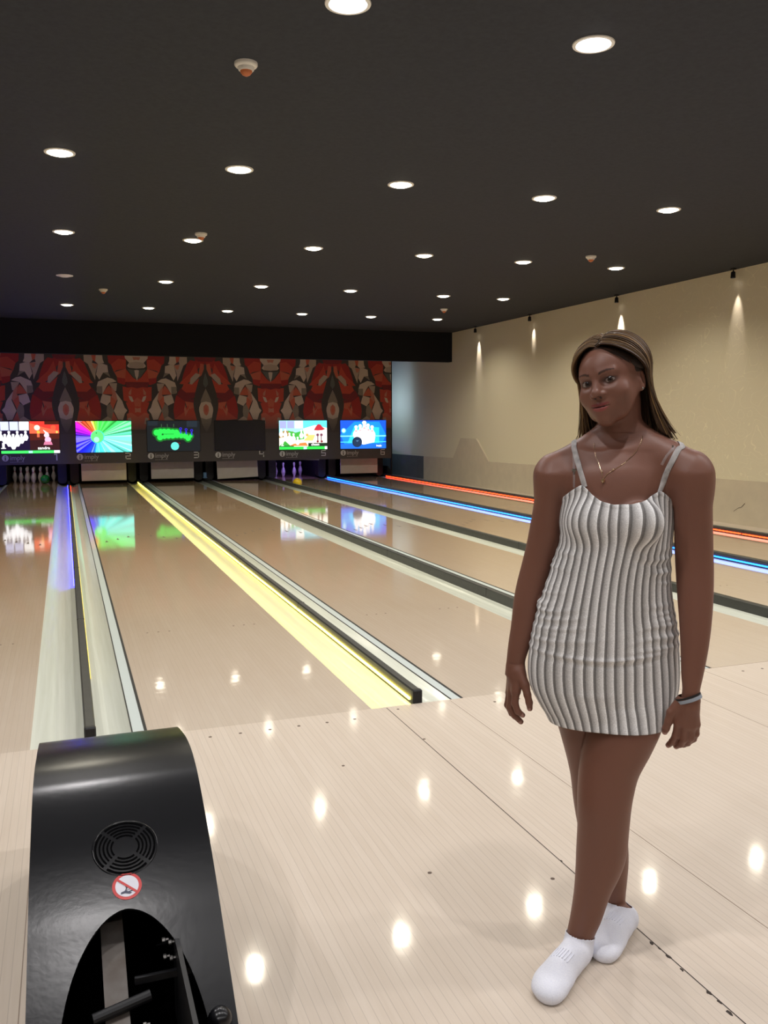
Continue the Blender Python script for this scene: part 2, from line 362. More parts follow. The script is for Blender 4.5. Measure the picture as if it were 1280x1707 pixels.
for k in range(-1, 6):
    d = dx(k); root = empty('gutter_divider', (d, FOUL, 0)); tag(root, div_lab[k], 'gutter divider', 'gutter dividers between the lanes')
    Y0, Y1 = 0, 22.72-FOUL
    # channel profiles (x, z), shallow moulded gutters
    left = [(-G, -.001), (-G+.02, -.006), (-G+.055, -.026), (-G+.095, -.040), (-G+.14, -.044), (-G+.185, -.036), (-.024, -.012), (-.024, -.1), (-G, -.1)]
    mb = MB(); mb.extrude(left, Y0, Y1); mb.build('gutter', M['gutter'], root, 25)
    if k < 5:
        R0 = .186
        right = [(.024, -.012), (.05, -.030), (.09, -.043), (.13, -.036), (.165, -.014), (R0, -.003), (R0, -.1), (.024, -.1)]
        mb = MB(); mb.extrude(right, Y0, Y1); mb.build('gutter', M['gutter'], root, 25)
        MB().box(R0, R0+.006, Y0, Y1, -.09, .0005).build('edge_strip', M['blackstrip'], root); MB().box(G-.014, G-.0005, Y0, Y1, -.09, .001).build('edge_strip', M['blackstrip'], root)
        mb = MB(); mb.box(R0+.006, G-.014, Y0, Y1, -.09, -.001); mb.build('gutter_ledge', M['ledge'], root)
    mb = MB(); mb.extrude([(-.024, -.1), (-.024, .060), (-.018, .068), (.018, .068), (.024, .060), (.024, -.1)], .03, Y1); rl = mb.build('divider_rail', M['rail'], root)
    mb = MB(); mb.box(-.026, .026, 0, .035, -.05, .070, .006)
    for zz in (.015, .05): mb.lathe([(.004, 0), (.004, -.002)], (0, .0, zz), 8, 'y')
    mb.build('end_cap', M['black'], root)
    # joints of the rail cover
    for y in (2.4, 4.8, 7.2, 9.6, 12, 14.4, 16.8): MB().box(-.0245, .0245, y, y+.006, .0, .0685).build('rail_joint', M['blackstrip'], root)
    for nm, side, a, b, big in leds[k]:
        xx = side*.024; z0 = .008 if big else -.008; z1 = z0+(.013 if big else .007)
        y = a-FOUL; seg = 2.4 if big else 3.6
        while y < b-FOUL:
            e = min(y+seg-.03, b-FOUL)
            st = MB().box(min(xx, xx+side*.008), max(xx, xx+side*.008), y, e, z0, z1).build('light_strip', LED[nm], root); y += seg
            st['label'] = {'yellow': 'glowing yellow light strip', 'blue': 'glowing blue light strip', 'deepblue': 'deep blue light strip', 'red': 'glowing red light strip', 'dimyellow': 'faint yellow light strip'}[nm]

# ------------------------------------------------------------------ masking unit with mural, logos and lane numbers
mu = empty('masking_unit', (3.3, MASK_Y, 0)); tag(mu, 'long masking panel over the pins with a red and cream faceted mural', 'masking unit')
MX0, MX1 = -4.5, 8.118
def mupart(mb, name, m, **k): 
    o = mb.build(name, m, None, **k); o.parent = mu; o.matrix_parent_inverse = Matrix.Translation((-3.3, -MASK_Y, 0)); return o
mb = MB(); mb.box(MX0, MX1, MASK_Y, MASK_Y+.05, .511, 3.3); mupart(mb, 'panel', M['maskdark'])
mb = MB(); mb.box(MX1-.012, MX1+.014, MASK_Y-.01, MASK_Y+.06, .069, 3.3); mupart(mb, 'end_post', M['black'])
mm = attr_mat('mural_print', .6, spec=.3); n_, l_, b_ = nodes(mm)
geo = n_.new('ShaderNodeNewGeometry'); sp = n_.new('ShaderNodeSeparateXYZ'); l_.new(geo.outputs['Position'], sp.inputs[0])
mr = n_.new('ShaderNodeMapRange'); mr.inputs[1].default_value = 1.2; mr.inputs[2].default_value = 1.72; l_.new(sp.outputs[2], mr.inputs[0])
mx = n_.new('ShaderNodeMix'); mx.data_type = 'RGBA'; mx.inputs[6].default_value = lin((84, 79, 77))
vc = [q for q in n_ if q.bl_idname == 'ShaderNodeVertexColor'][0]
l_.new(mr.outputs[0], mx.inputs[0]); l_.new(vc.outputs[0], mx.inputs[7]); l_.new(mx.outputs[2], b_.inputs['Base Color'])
K = (82, 78, 74); R1 = (206, 86, 68); R2 = (178, 62, 58); R3 = (212, 112, 86); R4 = (140, 58, 62); C1 = (220, 204, 184); C2 = (196, 178, 158); C3 = (208, 128, 100); C4 = (150, 140, 124); T = (108, 112, 104); PK = (208, 140, 116)
MUR = [  # half a repeat, measured in a 1060 x 1012 sketch, x from the diamond axis to the mask axis
 ([(0, 0), (210, 0), (150, 60), (60, 110), (0, 110)], R4), ([(0, 60), (150, 60), (230, 40), (285, 100), (330, 230), (150, 170), (40, 150), (20, 100)], R2),
 ([(20, 100), (75, 90), (105, 260), (130, 330), (60, 280), (20, 180)], R3), ([(75, 110), (130, 40), (285, 100), (340, 250), (370, 360), (240, 310), (150, 250)], R2),
 ([(150, 90), (240, 250), (370, 370), (410, 420), (310, 430), (190, 350), (110, 250)], R1),
 ([(80, 270), (150, 245), (235, 330), (250, 420), (215, 430), (120, 330)], C2), ([(100, 330), (215, 430), (250, 420), (330, 400), (380, 500), (310, 560), (165, 555)], R1),
 ([(165, 555), (310, 560), (390, 490), (440, 560), (465, 650), (330, 700), (180, 640)], R4), ([(330, 700), (465, 600), (500, 740), (515, 850), (500, 985), (330, 970)], R2),
 ([(190, 660), (330, 690), (250, 740), (200, 800)], R4), ([(200, 720), (330, 700), (290, 840), (180, 980)], R3), ([(200, 800), (290, 840), (260, 1010), (150, 1010), (175, 900)], R1), ([(290, 760), (350, 870), (500, 985), (260, 1010), (240, 850)], R1),
 ([(240, 760), (310, 850), (330, 750), (350, 830), (330, 940), (290, 860)], C3),
 ([(0, 240), (12, 270), (35, 360), (40, 420), (0, 480)], T), ([(0, 490), (45, 590), (85, 690), (80, 720), (0, 700)], C4), ([(0, 700), (80, 720), (110, 800), (112, 850), (90, 960), (40, 1000), (0, 990)], C1), ([(0, 740), (40, 780), (45, 850), (30, 900), (0, 930)], C3), ([(0, 790), (18, 830), (18, 860), (0, 880)], R3),
 ([(0, 990), (60, 970), (90, 960), (70, 1060), (20, 1170), (0, 1190)], C4),
 ([(280, 0), (370, 0), (420, 50), (400, 110), (340, 130), (285, 90)], C2), ([(370, 0), (475, 0), (490, 60), (440, 90), (410, 60)], R3), ([(475, 0), (545, 0), (560, 60), (580, 110), (490, 130), (450, 90)], C1),
 ([(340, 130), (400, 110), (490, 130), (450, 260), (440, 380), (395, 270)], C2), ([(490, 130), (550, 120), (625, 145), (635, 250), (560, 260), (500, 370), (455, 290)], C1), ([(560, 260), (635, 250), (665, 330), (610, 290)], C4), ([(400, 120), (490, 130), (450, 200), (420, 190)], PK),
 ([(480, 400), (620, 335), (690, 350), (755, 395), (640, 420), (600, 480), (540, 590), (455, 560), (460, 470)], C1), ([(455, 470), (540, 470), (540, 590), (460, 575)], C4), ([(640, 420), (760, 420), (745, 540), (700, 560)], C2),
 ([(640, 450), (720, 600), (540, 590), (590, 510)], R3), ([(540, 590), (660, 620), (660, 700), (600, 770), (500, 720), (520, 640)], C1), ([(660, 450), (735, 560), (770, 640), (720, 750), (660, 640), (690, 590)], PK), ([(660, 620), (740, 700), (700, 800), (690, 850), (650, 740)], R3),
 ([(735, 560), (830, 700), (860, 800), (900, 845), (860, 900), (830, 995), (760, 990), (700, 850), (760, 690)], C1), ([(600, 770), (650, 740), (700, 850), (680, 990), (600, 940), (590, 860)], C4), ([(500, 1010), (600, 940), (680, 990), (670, 1080), (560, 1060)], C2), ([(690, 870), (750, 990), (740, 1050), (650, 1030)], R3),
 ([(620, 0), (870, 0), (905, 60), (900, 180), (780, 210), (720, 170), (640, 100)], R2), ([(680, 130), (790, 40), (905, 60), (900, 190), (760, 220), (720, 250)], R1), ([(725, 250), (900, 190), (930, 350), (880, 345), (770, 340)], R3), ([(760, 330), (880, 345), (930, 350), (870, 450), (770, 410)], R2), ([(900, 200), (1000, 330), (1060, 370), (1060, 460), (930, 450), (880, 400)], R1),
 ([(870, 0), (1060, 0), (1060, 190), (950, 180), (915, 150), (950, 100), (890, 30)], C1), ([(950, 100), (1060, 80), (1060, 190), (950, 180)], C2), ([(1000, 10), (1060, 10), (1060, 50), (1020, 60)], PK), ([(920, 200), (1025, 210), (1040, 350), (1010, 330)], T), ([(1025, 215), (1060, 210), (1060, 380), (1035, 300)], C1),
 ([(840, 470), (900, 480), (1060, 460), (1060, 760), (940, 720), (850, 690)], R1), ([(880, 400), (1060, 400), (1060, 500), (980, 480), (900, 490)], R4), ([(930, 560), (975, 500), (965, 600), (930, 600)], PK), ([(925, 615), (975, 630), (1000, 700), (980, 720), (945, 680)], C1), ([(880, 720), (1060, 700), (1060, 1000), (880, 1000), (925, 850)], R1), ([(1000, 690), (1060, 640), (1060, 780), (1020, 790)], R3), ([(1015, 800), (1060, 815), (1060, 870), (1015, 880)], PK), ([(890, 900), (960, 880), (1060, 950), (1060, 1150), (960, 1150), (900, 1000)], R3), ([(900, 970), (950, 960), (970, 1060), (920, 1070)], C2)]
cvp = []
hz = 1.52
mur = Canvas(0, 3.025, 1, -1.52, MASK_Y-.001, .0002)
mur.rect(MX0, -.12, MX1-.012, 1.2, K)
for j, (pts, c) in enumerate(MUR):
    polys = []
    for k in range(-3, 6):
        x0 = dx(k); mir = k % 2 != 0
        pp = [((PITCHX*(1-p[0]/1060) if mir else PITCHX*p[0]/1060)+x0, p[1]/1012) for p in pts]
        # clip to the panel (x only) and keep tone differences between neighbouring facets
        pp = [(min(max(a, MX0), MX1-.012), b if b > .001 else -.12) for a, b in pp]
        if max(a for a, b in pp)-min(a for a, b in pp) < .01: continue
        polys.append((pp, c))
        # facet shade: a triangle fan piece slightly lighter than its facet
        cc = tuple(min(255, int(v*1.1)) for v in c); q = len(pp)
        ctr = (sum(a for a, b in pp)/q, sum(b for a, b in pp)/q)
        polys.append(([pp[0], pp[1], (ctr[0], ctr[1])], cc)) if q < 0 else None
    mur.many(polys)
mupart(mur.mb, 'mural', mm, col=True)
# logos and numbers
SEG = {1: ['n', 'r'], 2: 'tnmsb', 3: 'trmb', 4: 'lmr', 5: 'tlmqb', 6: 'tLmqb'}
def digit(mb, dgt, x, z, w, h, t):
    y0, y1 = MASK_Y-.014, MASK_Y-.0125
    def bx(a, b, c, d): mb.box(x+a*w, x+b*w, y0, y1, z+c*h, z+d*h)
    th, tv = t/w, t/h
    top = lambda: bx(0, 1, 1-tv, 1); mid = lambda: bx(0, 1, .5-tv/2, .5+tv/2); bot = lambda: bx(0, 1, 0, tv)
    ul = lambda: bx(0, th, .5, 1); ll = lambda: bx(0, th, 0, .5); ur = lambda: bx(1-th, 1, .5, 1); lr = lambda: bx(1-th, 1, 0, .5)
    {1: lambda: (bx(.55, .55+th, 0, 1), bx(.2, .6, 1-tv, 1)), 2: lambda: (top(), ur(), mid(), ll(), bot()), 3: lambda: (top(), ur(), mid(), lr(), bot()),
     4: lambda: (ul(), mid(), lr(), bx(1-th, 1, .3, .8)), 5: lambda: (top(), ul(), mid(), lr(), bot()), 6: lambda: (top(), ul(), mid(), ll(), lr(), bot())}[dgt]()
for i in range(1, 7):
    c = dx(i-1)-PITCHX/2+.013
    mb = MB(); digit(mb, i, c+.47, .598, .125, .155, .025); o = mupart(mb, 'lane_number', M['logo']); o['label'] = 'pale grey lane number %d' % i
    lx = c-.55; lz = .668
    mb = MB(); mb.lathe([(.072, -.0125), (.072, -.016)], (lx, MASK_Y, lz), 28, 'y'); o = mupart(mb, 'logo_disc', M['logo'])
    mb = MB(); mb.box(lx-.012, lx+.012, MASK_Y-.019, MASK_Y-.016, lz-.045, lz+.016); mb.lathe([(.014, -.016), (.014, -.019)], (lx, MASK_Y, lz+.036), 12, 'y'); mb.box(lx-.022, lx+.022, MASK_Y-.019, MASK_Y-.016, lz-.052, lz-.042)
    mupart(mb, 'logo_letter', M['maskdark'])
    t = text_mesh('imply', .15, lx+.095, MASK_Y-.0135, lz-.045, M['logodim'], 'logo_text', None, sx=1.0); t.parent = mu; t.matrix_parent_inverse = Matrix.Translation((-3.3, -MASK_Y, 0))
    mb = MB()
    for q in range(7): mb.box(lx+.1+q*.043, lx+.1+q*.043+.03, MASK_Y-.0135, MASK_Y-.0125, lz-.098, lz-.088)
    mupart(mb, 'logo_tagline', M['logodim'])

# ------------------------------------------------------------------ screens
SW, SH, SZ = 1.2508, .732, .773
def scr(i): return dx(i-1)-PITCHX/2+.013-SW/2
EM = attr_mat('screen_picture', .3, emit=1.5)
EMD = attr_mat('screen_picture_dim', .3, emit=.9)
def pinpoly(x, y, h, col, cv, a=.585):
    w_ = h*.16; prof = [(.0, .40), (.35, .5), (.75, .35), (1, .0)]
    P_ = [(-.45, 0), (-.95, .28), (-.85, .45), (-.35, .66), (-.32, .78), (-.5, .9), (-.25, 1), (.25, 1), (.5, .9), (.32, .78), (.35, .66), (.85, .45), (.95, .28), (.45, 0)]
    return ([(x+p[0]*w_, y+p[1]*h) for p in P_], col)
scr_lab = {1: 'screen over lane 1 showing ten white pins and the name sandra', 2: 'screen over lane 2 with rainbow rays around a green ball', 3: 'dark screen over lane 3 with a glowing green shape',
           4: 'switched off black screen over lane 4', 5: 'screen over lane 5 with green and cream game scene and a red hat', 6: 'bright blue screen over lane 6 with pins and a black ball'}
for i in range(1, 7):
    x0 = scr(i); root = empty('score_screen', (x0+SW/2, MASK_Y-.01, SZ)); tag(root, scr_lab[i], 'screen', 'score screens along the masking unit')
    inv = Matrix.Translation((-(x0+SW/2), -(MASK_Y-.01), -SZ))
    def sp_(o): o.parent = root; o.matrix_parent_inverse = inv; return o
    mb = MB(); mb.box(x0-.008, x0+SW+.008, MASK_Y-.022, MASK_Y-.0125, SZ-.008, SZ+SH+.008, .003); sp_(mb.build('bezel', M['bezel']))
    cv = Canvas(x0, SZ, SW, SH, MASK_Y-.0225, .0004)
    if i == 4:
        mb = MB(); mb.box(x0, x0+SW, MASK_Y-.024, MASK_Y-.022, SZ, SZ+SH); sp_(mb.build('display', M['screenoff'])); continue
    W3 = (250, 250, 255)
    if i == 1:
        cv.rect(0, 0, 1, 1, (22, 10, 40))
        cv.rect(.49, .42, 1, 1, (200, 50, 40)); cv.rect(.49, .3, 1, .62, (70, 22, 12)); cv.poly([(.49, .62), (.49, .95), (.75, .8), (1, .7), (1, .62)], (230, 90, 60)); cv.poly([(.49, .1), (1, .1), (1, .45), (.49, .4)], (44, 16, 16))
        cv.rect(.75, .9, 1, 1, (60, 20, 10))
        for q, (a, b) in enumerate(((.0, .14), (.155, .30), (.315, .48))): cv.rect(a, .72, b, .99, (190, 196, 232) if q < 2 else (255, 255, 255))
        cv.disc(.62, .8, .05, (255, 210, 190)); cv.disc(.64, .66, .028, (255, 170, 60)); cv.disc(.90, .80, .045, (225, 80, 50)); cv.disc(.96, .66, .02, (255, 190, 90)); cv.rect(.615, .5, .66, .62, (190, 90, 60))
        cv.disc(.78, .56, .045, (245, 190, 205)); cv.disc(.80, .42, .055, (240, 170, 195)); cv.poly([(.72, .74), (.76, .62), (.82, .62)], (250, 235, 240)); cv.poly([(.74, .36), (.86, .36), (.88, .26), (.72, .26)], (190, 110, 140))
        ps = []
        for r_ in range(4):
            for q in range(4-r_): ps.append(pinpoly(.09+(q-(3-r_)/2)*.14+.12, .40-r_*.09, .30, (252, 252, 255), cv))
        cv.many(ps)
        cv.rect(.02, .17, .06, .33, W3); cv.rect(-.0, .15, .08, .175, W3)
        cv.rect(0, .0, 1, .085, (60, 220, 90)); cv.rect(.46, .005, .53, .08, (150, 235, 200)); cv.rect(.90, 0, 1, .085, (245, 245, 255))
    if i == 2:
        cx_, cy_ = .385, .5
        stops = [(0, (120, 255, 225)), (18, (60, 255, 120)), (50, (70, 245, 90)), (85, (60, 225, 70)), (104, (190, 225, 70)), (114, (250, 130, 50)), (138, (210, 60, 45)), (146, (200, 30, 200)), (165, (170, 20, 230)), (178, (50, 20, 255)), (225, (20, 30, 255)), (250, (30, 90, 255)), (268, (40, 220, 235)), (300, (90, 255, 235)), (335, (110, 255, 240)), (360, (120, 255, 225))]
        def cat(a):
            for (a0, c0), (a1, c1) in zip(stops, stops[1:]):
                if a0 <= a <= a1: t = (a-a0)/(a1-a0); return tuple(c0[j]*(1-t)+c1[j]*t for j in range(3))
        def edge(a):
            cxx, sy = math.cos(a)*SH, math.sin(a)*SW   # keep true angles on a wide panel
            cxx, sy = math.cos(a)/SW, math.sin(a)/SH
            ts = []
            if cxx > 1e-9: ts.append((1-cx_)/cxx)
            if cxx < -1e-9: ts.append((0-cx_)/cxx)
            if sy > 1e-9: ts.append((1-cy_)/sy)
            if sy < -1e-9: ts.append((0-cy_)/sy)
            t = min(q for q in ts if q > 0); return (cx_+cxx*t, cy_+sy*t)
        cv.rect(0, 0, 1, 1, (30, 60, 200)); rr = random.Random(3); a = 0; ps = []
        angs = [0]
        while angs[-1] < 360: angs.append(min(360, angs[-1]+rr.uniform(1.5, 5.5)))
        for a0, a1 in zip(angs, angs[1:]):
            c = cat((a0+a1)/2); sh = rr.choice([1, 1, 1, .55, 1.0, .75]); wh = rr.choice([0, 0, 0, .35])
            c = tuple((v*(1-wh)+255*wh)*sh for v in c); ps.append(([(cx_, cy_), edge(math.radians(a0)), edge(math.radians(a1))], c))
        for q in range(4): ps.append(([(0, 1), (0, 1-.02), (.12, .985), (.12, 1)], (255, 240, 255)))
        cv.many(ps); cv.disc(cx_, cy_, .122, (60, 240, 190)); cv.disc(cx_-.005, cy_, .112, (90, 240, 110)); cv.disc(cx_-.02, cy_-.09, .05, (150, 255, 190)); cv.disc(cx_-.02, cy_+.12, .014, (20, 130, 60))
    if i == 3:
        cv.rect(0, 0, 1, 1, (20, 27, 32)); cv.rect(.75, .8, .95, 1, (34, 46, 56)); cv.rect(.02, .85, .2, 1, (30, 40, 48))
        g1, g2 = (22, 120, 40), (50, 250, 90)
        for c_, e in ((g1, .03), (g2, 0)):
            for x, y, r in ((.18, .62, .06), (.25, .64, .06), (.32, .64, .06), (.40, .64, .06), (.48, .63, .055), (.55, .62, .055), (.24, .46, .055), (.32, .49, .05), (.40, .50, .05), (.48, .52, .06), (.56, .52, .05), (.64, .51, .05), (.72, .50, .055), (.77, .42, .05), (.62, .56, .04), (.82, .50, .035)): cv.disc(x, y, r+e, c_)
        cv.rect(.30, .56, .5, .572, (15, 110, 35)); cv.disc(.29, .56, .018, (15, 110, 35))
        for x, y in ((.63, .74), (.735, .71), (.84, .68)): cv.disc(x, y, .026, (60, 50, 240)); cv.disc(x, y, .014, (20, 20, 60)); cv.rect(x-.012, y-.16, x+.012, y-.05, (60, 60, 235))
        for x in (.27, .38, .5): cv.rect(x-.008, .8, x+.008, .9, (60, 90, 60))
        cv.rect(.52, .24, .62, .29, (90, 30, 40)); cv.disc(.515, .17, .078, (110, 240, 230))
    if i == 5:
        cv.rect(0, 0, 1, 1, (244, 238, 218)); cv.rect(0, .55, 1, 1, (150, 215, 225)); cv.poly([(.5, 1), (1, 1), (1, .72), (.75, .8), (.5, .72)], (90, 200, 225)); cv.poly([(.5, .72), (.75, .84), (1, .74), (1, .3), (.5, .3)], (250, 246, 232))
        cv.poly([(0, .55), (.1, .66), (.3, .62), (.3, .5), (0, .4)], (150, 120, 60)); cv.poly([(.18, .66), (.34, .58), (.50, .66), (.52, .36), (.34, .32), (.22, .5)], (60, 165, 60)); cv.poly([(.0, .12), (.12, .3), (.24, .12)], (50, 150, 50))
        cv.poly([(.2, .12), (.6, .12), (.55, .24), (.3, .2)], (236, 120, 60)); cv.poly([(.5, .3), (.62, .5), (.75, .5), (.7, .3)], (246, 190, 110)); cv.disc(.58, .5, .03, (250, 160, 90))
        for q, (a, b) in enumerate(((.01, .15), (.165, .31), (.325, .49))): cv.rect(a, .73, b, .985, (150, 156, 222) if q < 2 else (255, 255, 255))
        cv.many([pinpoly(.04+q*.085, .44-q*.07+(.05 if q % 2 else 0), .28, (255, 255, 255), cv) for q in range(5)]+[pinpoly(.46, .38, .3, (240, 250, 235), cv)])
        cv.poly([(.72, .66), (.77, .80), (.81, .87), (.86, .86), (.90, .78), (.96, .70), (.90, .66), (.8, .65)], (178, 38, 52)); cv.rect(.795, .28, .815, .52, (80, 46, 60)); cv.rect(.865, .28, .885, .52, (80, 46, 60)); cv.disc(.80, .5, .03, (110, 60, 80)); cv.disc(.88, .5, .03, (110, 60, 80)); cv.disc(.80, .27, .025, (120, 40, 50)); cv.disc(.885, .27, .025, (120, 40, 50))
        cv.rect(.0, .1, .3, .13, (30, 60, 40)); cv.rect(.6, .1, 1, .22, (24, 40, 30)); cv.rect(0, 0, 1, .1, (40, 200, 70)); cv.rect(.5, .005, .57, .09, (170, 245, 220)); cv.rect(.95, 0, 1, .1, (245, 250, 250))
    if i == 6:
        cv.rect(0, 0, 1, 1, (20, 80, 220)); cv.poly([(.1, .1), (.9, .1), (1, .5), (.85, .95), (.3, .95), (0, .5)], (20, 130, 235)); cv.poly([(.15, .2), (.85, .2), (.85, .75), (.3, .8)], (40, 190, 245)); cv.rect(0, .425, 1, .465, (130, 235, 255)); cv.rect(0, .22, 1, .25, (70, 200, 250)); cv.rect(0, 0, 1, .17, (24, 100, 225))
        cv.disc(.07, .64, .05, (110, 215, 250)); cv.disc(.07, .64, .03, (235, 255, 255))
        cv.poly([(.30, .45), (.36, .6), (.72, .6), (.76, .4), (.74, .22), (.5, .14), (.4, .2)], (245, 252, 255))
        cv.many([pinpoly(x, y, h_, (250, 252, 255), cv) for x, y, h_ in ((.34, .35, .47), (.43, .36, .5), (.60, .36, .52), (.69, .34, .48), (.52, .38, .6))])
        for x, y in ((.34, .6), (.43, .63), (.52, .7), (.61, .64), (.69, .6)): cv.rect(x-.022, y+.01, x+.022, y+.035, (225, 60, 70)); cv.rect(x-.022, y-.04, x+.022, y-.025, (225, 120, 130))
        cv.disc(.36, .235, .108, (14, 30, 52)); cv.disc(.365, .22, .09, (24, 46, 74))
        for x, y in ((.35, .28), (.38, .285), (.365, .26)): cv.disc(x, y, .009, (90, 130, 170))
    sp_(cv.build('display', EMD if i == 3 else EM))
    TW = mat('screen_text_%d' % i, (0, 0, 0), .5, emit=(255, 255, 255), estr=1.4)
    if i == 1: sp_(text_mesh('sandra', .095, x0+.62*SW, MASK_Y-.043, SZ+.12*SH, TW, 'screen_text', sx=1.05)); sp_(text_mesh('1', .16, x0+.0*SW, MASK_Y-.043, SZ+.16*SH, TW, 'screen_text'))
    if i == 5: sp_(text_mesh('cheen', .09, x0+.66*SW, MASK_Y-.043, SZ+.13*SH, TW, 'screen_text')); sp_(text_mesh('2', .15, x0+.03*SW, MASK_Y-.043, SZ+.13*SH, TW, 'screen_text'))
    if i == 6: sp_(text_mesh('imply', .07, x0+.78*SW, MASK_Y-.035, SZ+.07*SH, TW, 'screen_text'))

# ------------------------------------------------------------------ pin decks: housings, sweeps, pins, balls
hl = {-1: 'dark pinsetter housing at the far left edge', 0: 'dark pinsetter housing between the pins of lane 1 and the lane 2 sweep', 1: 'dark pinsetter housing between lanes 2 and 3, behind the yellow strip', 2: 'dark pinsetter housing between lanes 3 and 4, with a small pale blue bracket', 3: 'dark pinsetter housing between the lane 4 sweep and the violet pins', 4: 'dark pinsetter housing behind the blue light strip', 5: 'narrow dark pinsetter housing beside the right end post'}
for k in range(-1, 6):
    d = dx(k); root = empty('pinsetter_housing', (d, 22.76, 0)); tag(root, hl[k], 'pinsetter housing', 'pinsetter housings between the pin decks')
    mb = MB(); xr = G+.01 if k < 5 else -.06
    mb.box(-G+.001, (xr-.011 if k < 5 else xr), .0, 1.5, -.02, .75, .01); mb.build('side_panel', M['pit'], root)
    for sgn in ((-1, 1) if k < 5 else (-1,)):
        c = sgn*.14; pr_ = [(c-.1, .70), (c-.1, .1)]+[(c-.1*math.cos(a), .1-.085*math.sin(a)) for a in [j*PI/8 for j in range(1, 8)]]+[(c+.1, .1), (c+.1, .70)]
        mb = MB(); mb.extrude(pr_, -.35, -.001, 'y'); o = mb.build('gutter_flap', M['black'], root, 30)
    if k == 5:
        mb = MB(); mb.extrude([(.035, .0), (.035, .28), (.06, .27), (.11, .2), (.14, .1), (.15, 0)], -.5, -.1, 'y'); mb.build('ball_stop', M['black'], root, 30)
    if k == 2:
        mb = MB(); mb.box(-.03, .05, -.42, -.36, .08, .22, .01); mb.box(-.04, .06, -.45, -.36, .072, .09, .005); mb.build('bracket', mat('bracket_blue', (110, 150, 190), .5), root)
s = MB(); s.box(-4.5, 8.1, 24.3, 24.36, -.13, 1.4); o = s.build('wall_back.001', M['pit']); struct(o)
s = MB(); s.box(-4.5, 8.0, 22.7, 24.3, 1.1, 1.15); o = s.build('trim_5', M['pit']); struct(o)
sw = {2: (0, 0.075), 3: (0, .085), 4: (-2.2, .06), 6: (0, .10)}
swl = {2: 'white pin sweep lowered under the rainbow screen, brightest of them', 3: 'greyer white pin sweep just right of the yellow light strip', 4: 'white pin sweep lowered crookedly across lane 4', 5: 'white pin sweep raised above the violet pins of lane 5', 6: 'white pin sweep across lane 6 tinted red by the light strip'}
for i in (2, 3, 4, 5, 6):
    c = dx(i-1)-PITCHX/2; rot, zb = sw.get(i, (2.5, .485))
    root = empty('pin_sweep', (c, 22.15, zb)); tag(root, swl[i], 'pin sweep', 'pin sweeps of the lanes'); root.rotation_euler = (0, math.radians(rot), 0)
    mb = MB(); mb.box(-.515, .515, -.012, .012, .01, .62, .004); mb.build('sweep_board', M['curtain'], root)
    mb = MB(); mb.box(-.515, .515, -.016, .016, 0, .012); mb.build('sweep_edge', M['rail'], root)
    for s_ in (-1, 1): MB().box(min(s_*.47, s_*.50), max(s_*.47, s_*.50), .013, .64, .5, .60).box(min(s_*.47, s_*.549), max(s_*.47, s_*.549), .60, .66, .5, .60).build('sweep_arm', M['pit'], root)
PROF = [(.0, .0), (.026, 0), (.0285, .004), (.036, .03), (.047, .062), (.057, .10), (.0605, .115), (.057, .15), (.046, .19), (.033, .225), (.0255, .25), (.0235, .262), (.0245, .285), (.029, .31), (.0322, .335), (.031, .355), (.024, .371), (.012, .379), (0, .381)]
def make_pin(loc, lab, group):
    root = MB(); root.lathe(PROF, (0, 0, 0), 20, cap=False); o = root.build('bowling_pin', M['pin'], None, 60); o.location = loc
    mb = MB()
    for z0, z1 in ((.246, .253), (.266, .273)):
        rr = np.interp([z0, z1], [p[1] for p in PROF], [p[0] for p in PROF])+.0006; mb.lathe([(rr[0], z0), (rr[1], z1)], (0, 0, 0), 20, cap=False)
    mb.build('neck_band', M['pinred'], o, 60); tag(o, lab, 'bowling pin', group); return o
PINS = [(0, 0), (-.152, .264), (.152, .264), (-.305, .528), (0, .528), (.305, .528), (-.457, .792), (-.152, .792), (.152, .792), (.457, .792)]
l1 = ['white pin at the front point of the lane 1 triangle', 'white pin in the second row of lane 1, left one', 'white pin in the second row of lane 1, right one', 'white pin in the third row of lane 1, left one', 'white pin in the third row of lane 1, middle one hidden by the front pin', 'white pin right behind the green ball in lane 1',
      'white pin at the far left of the back row of lane 1', 'white pin in the back row of lane 1, second from left', 'white pin in the back row of lane 1, third from left', 'white pin at the right end of the back row of lane 1']
first = None
for j, (a, b) in enumerate(PINS):
    loc = (dx(-1)+PITCHX/2+a, 23.1+b, 0)
    if first is None: first = make_pin(loc, l1[j], 'pins standing in lane 1')
    else: c = copy_tree(first); c.location = loc; tag(c, l1[j], 'bowling pin', 'pins standing in lane 1')
l5 = [(6, 'violet-lit pin at the far left of lane 5'), (3, 'second violet-lit pin from the left in lane 5'), (1, 'violet-lit pin in the middle of the five in lane 5'), (2, 'brightest violet-lit pin of lane 5, fourth from the left'), (9, 'violet-lit pin standing apart at the right in lane 5')]
for j, lb in l5:
    a, b = PINS[j]; c = copy_tree(first); c.location = (dx(4)-PITCHX/2+a, 23.1+b, 0); tag(c, lb, 'bowling pin', 'pins standing in lane 5')
def make_ball(loc, colr, lab):
    mb = MB(); n = 18
    mb.lathe([(.109*math.sin(PI*i/n), -.109*math.cos(PI*i/n)) for i in range(n+1)], (0, 0, 0), 32, cap=False)
    o = mb.build('bowling_ball', mat('ball_'+lab[:5], colr, .25, coat=.6), None, 80); o.location = loc; o.rotation_euler = (.5, .3, 0)
    h = MB()
    for a, b in ((-.014, 0), (.014, 0), (0, -.045)):
        p = Vector((a, b, 0)); zz = math.sqrt(.109**2-a*a-b*b); h.lathe([(.010, zz-.004), (.010, zz+.0006)], (a, b, 0), 12)
    h.build('finger_hole', M['dark'], o)
    return tag(o, lab, 'bowling ball')
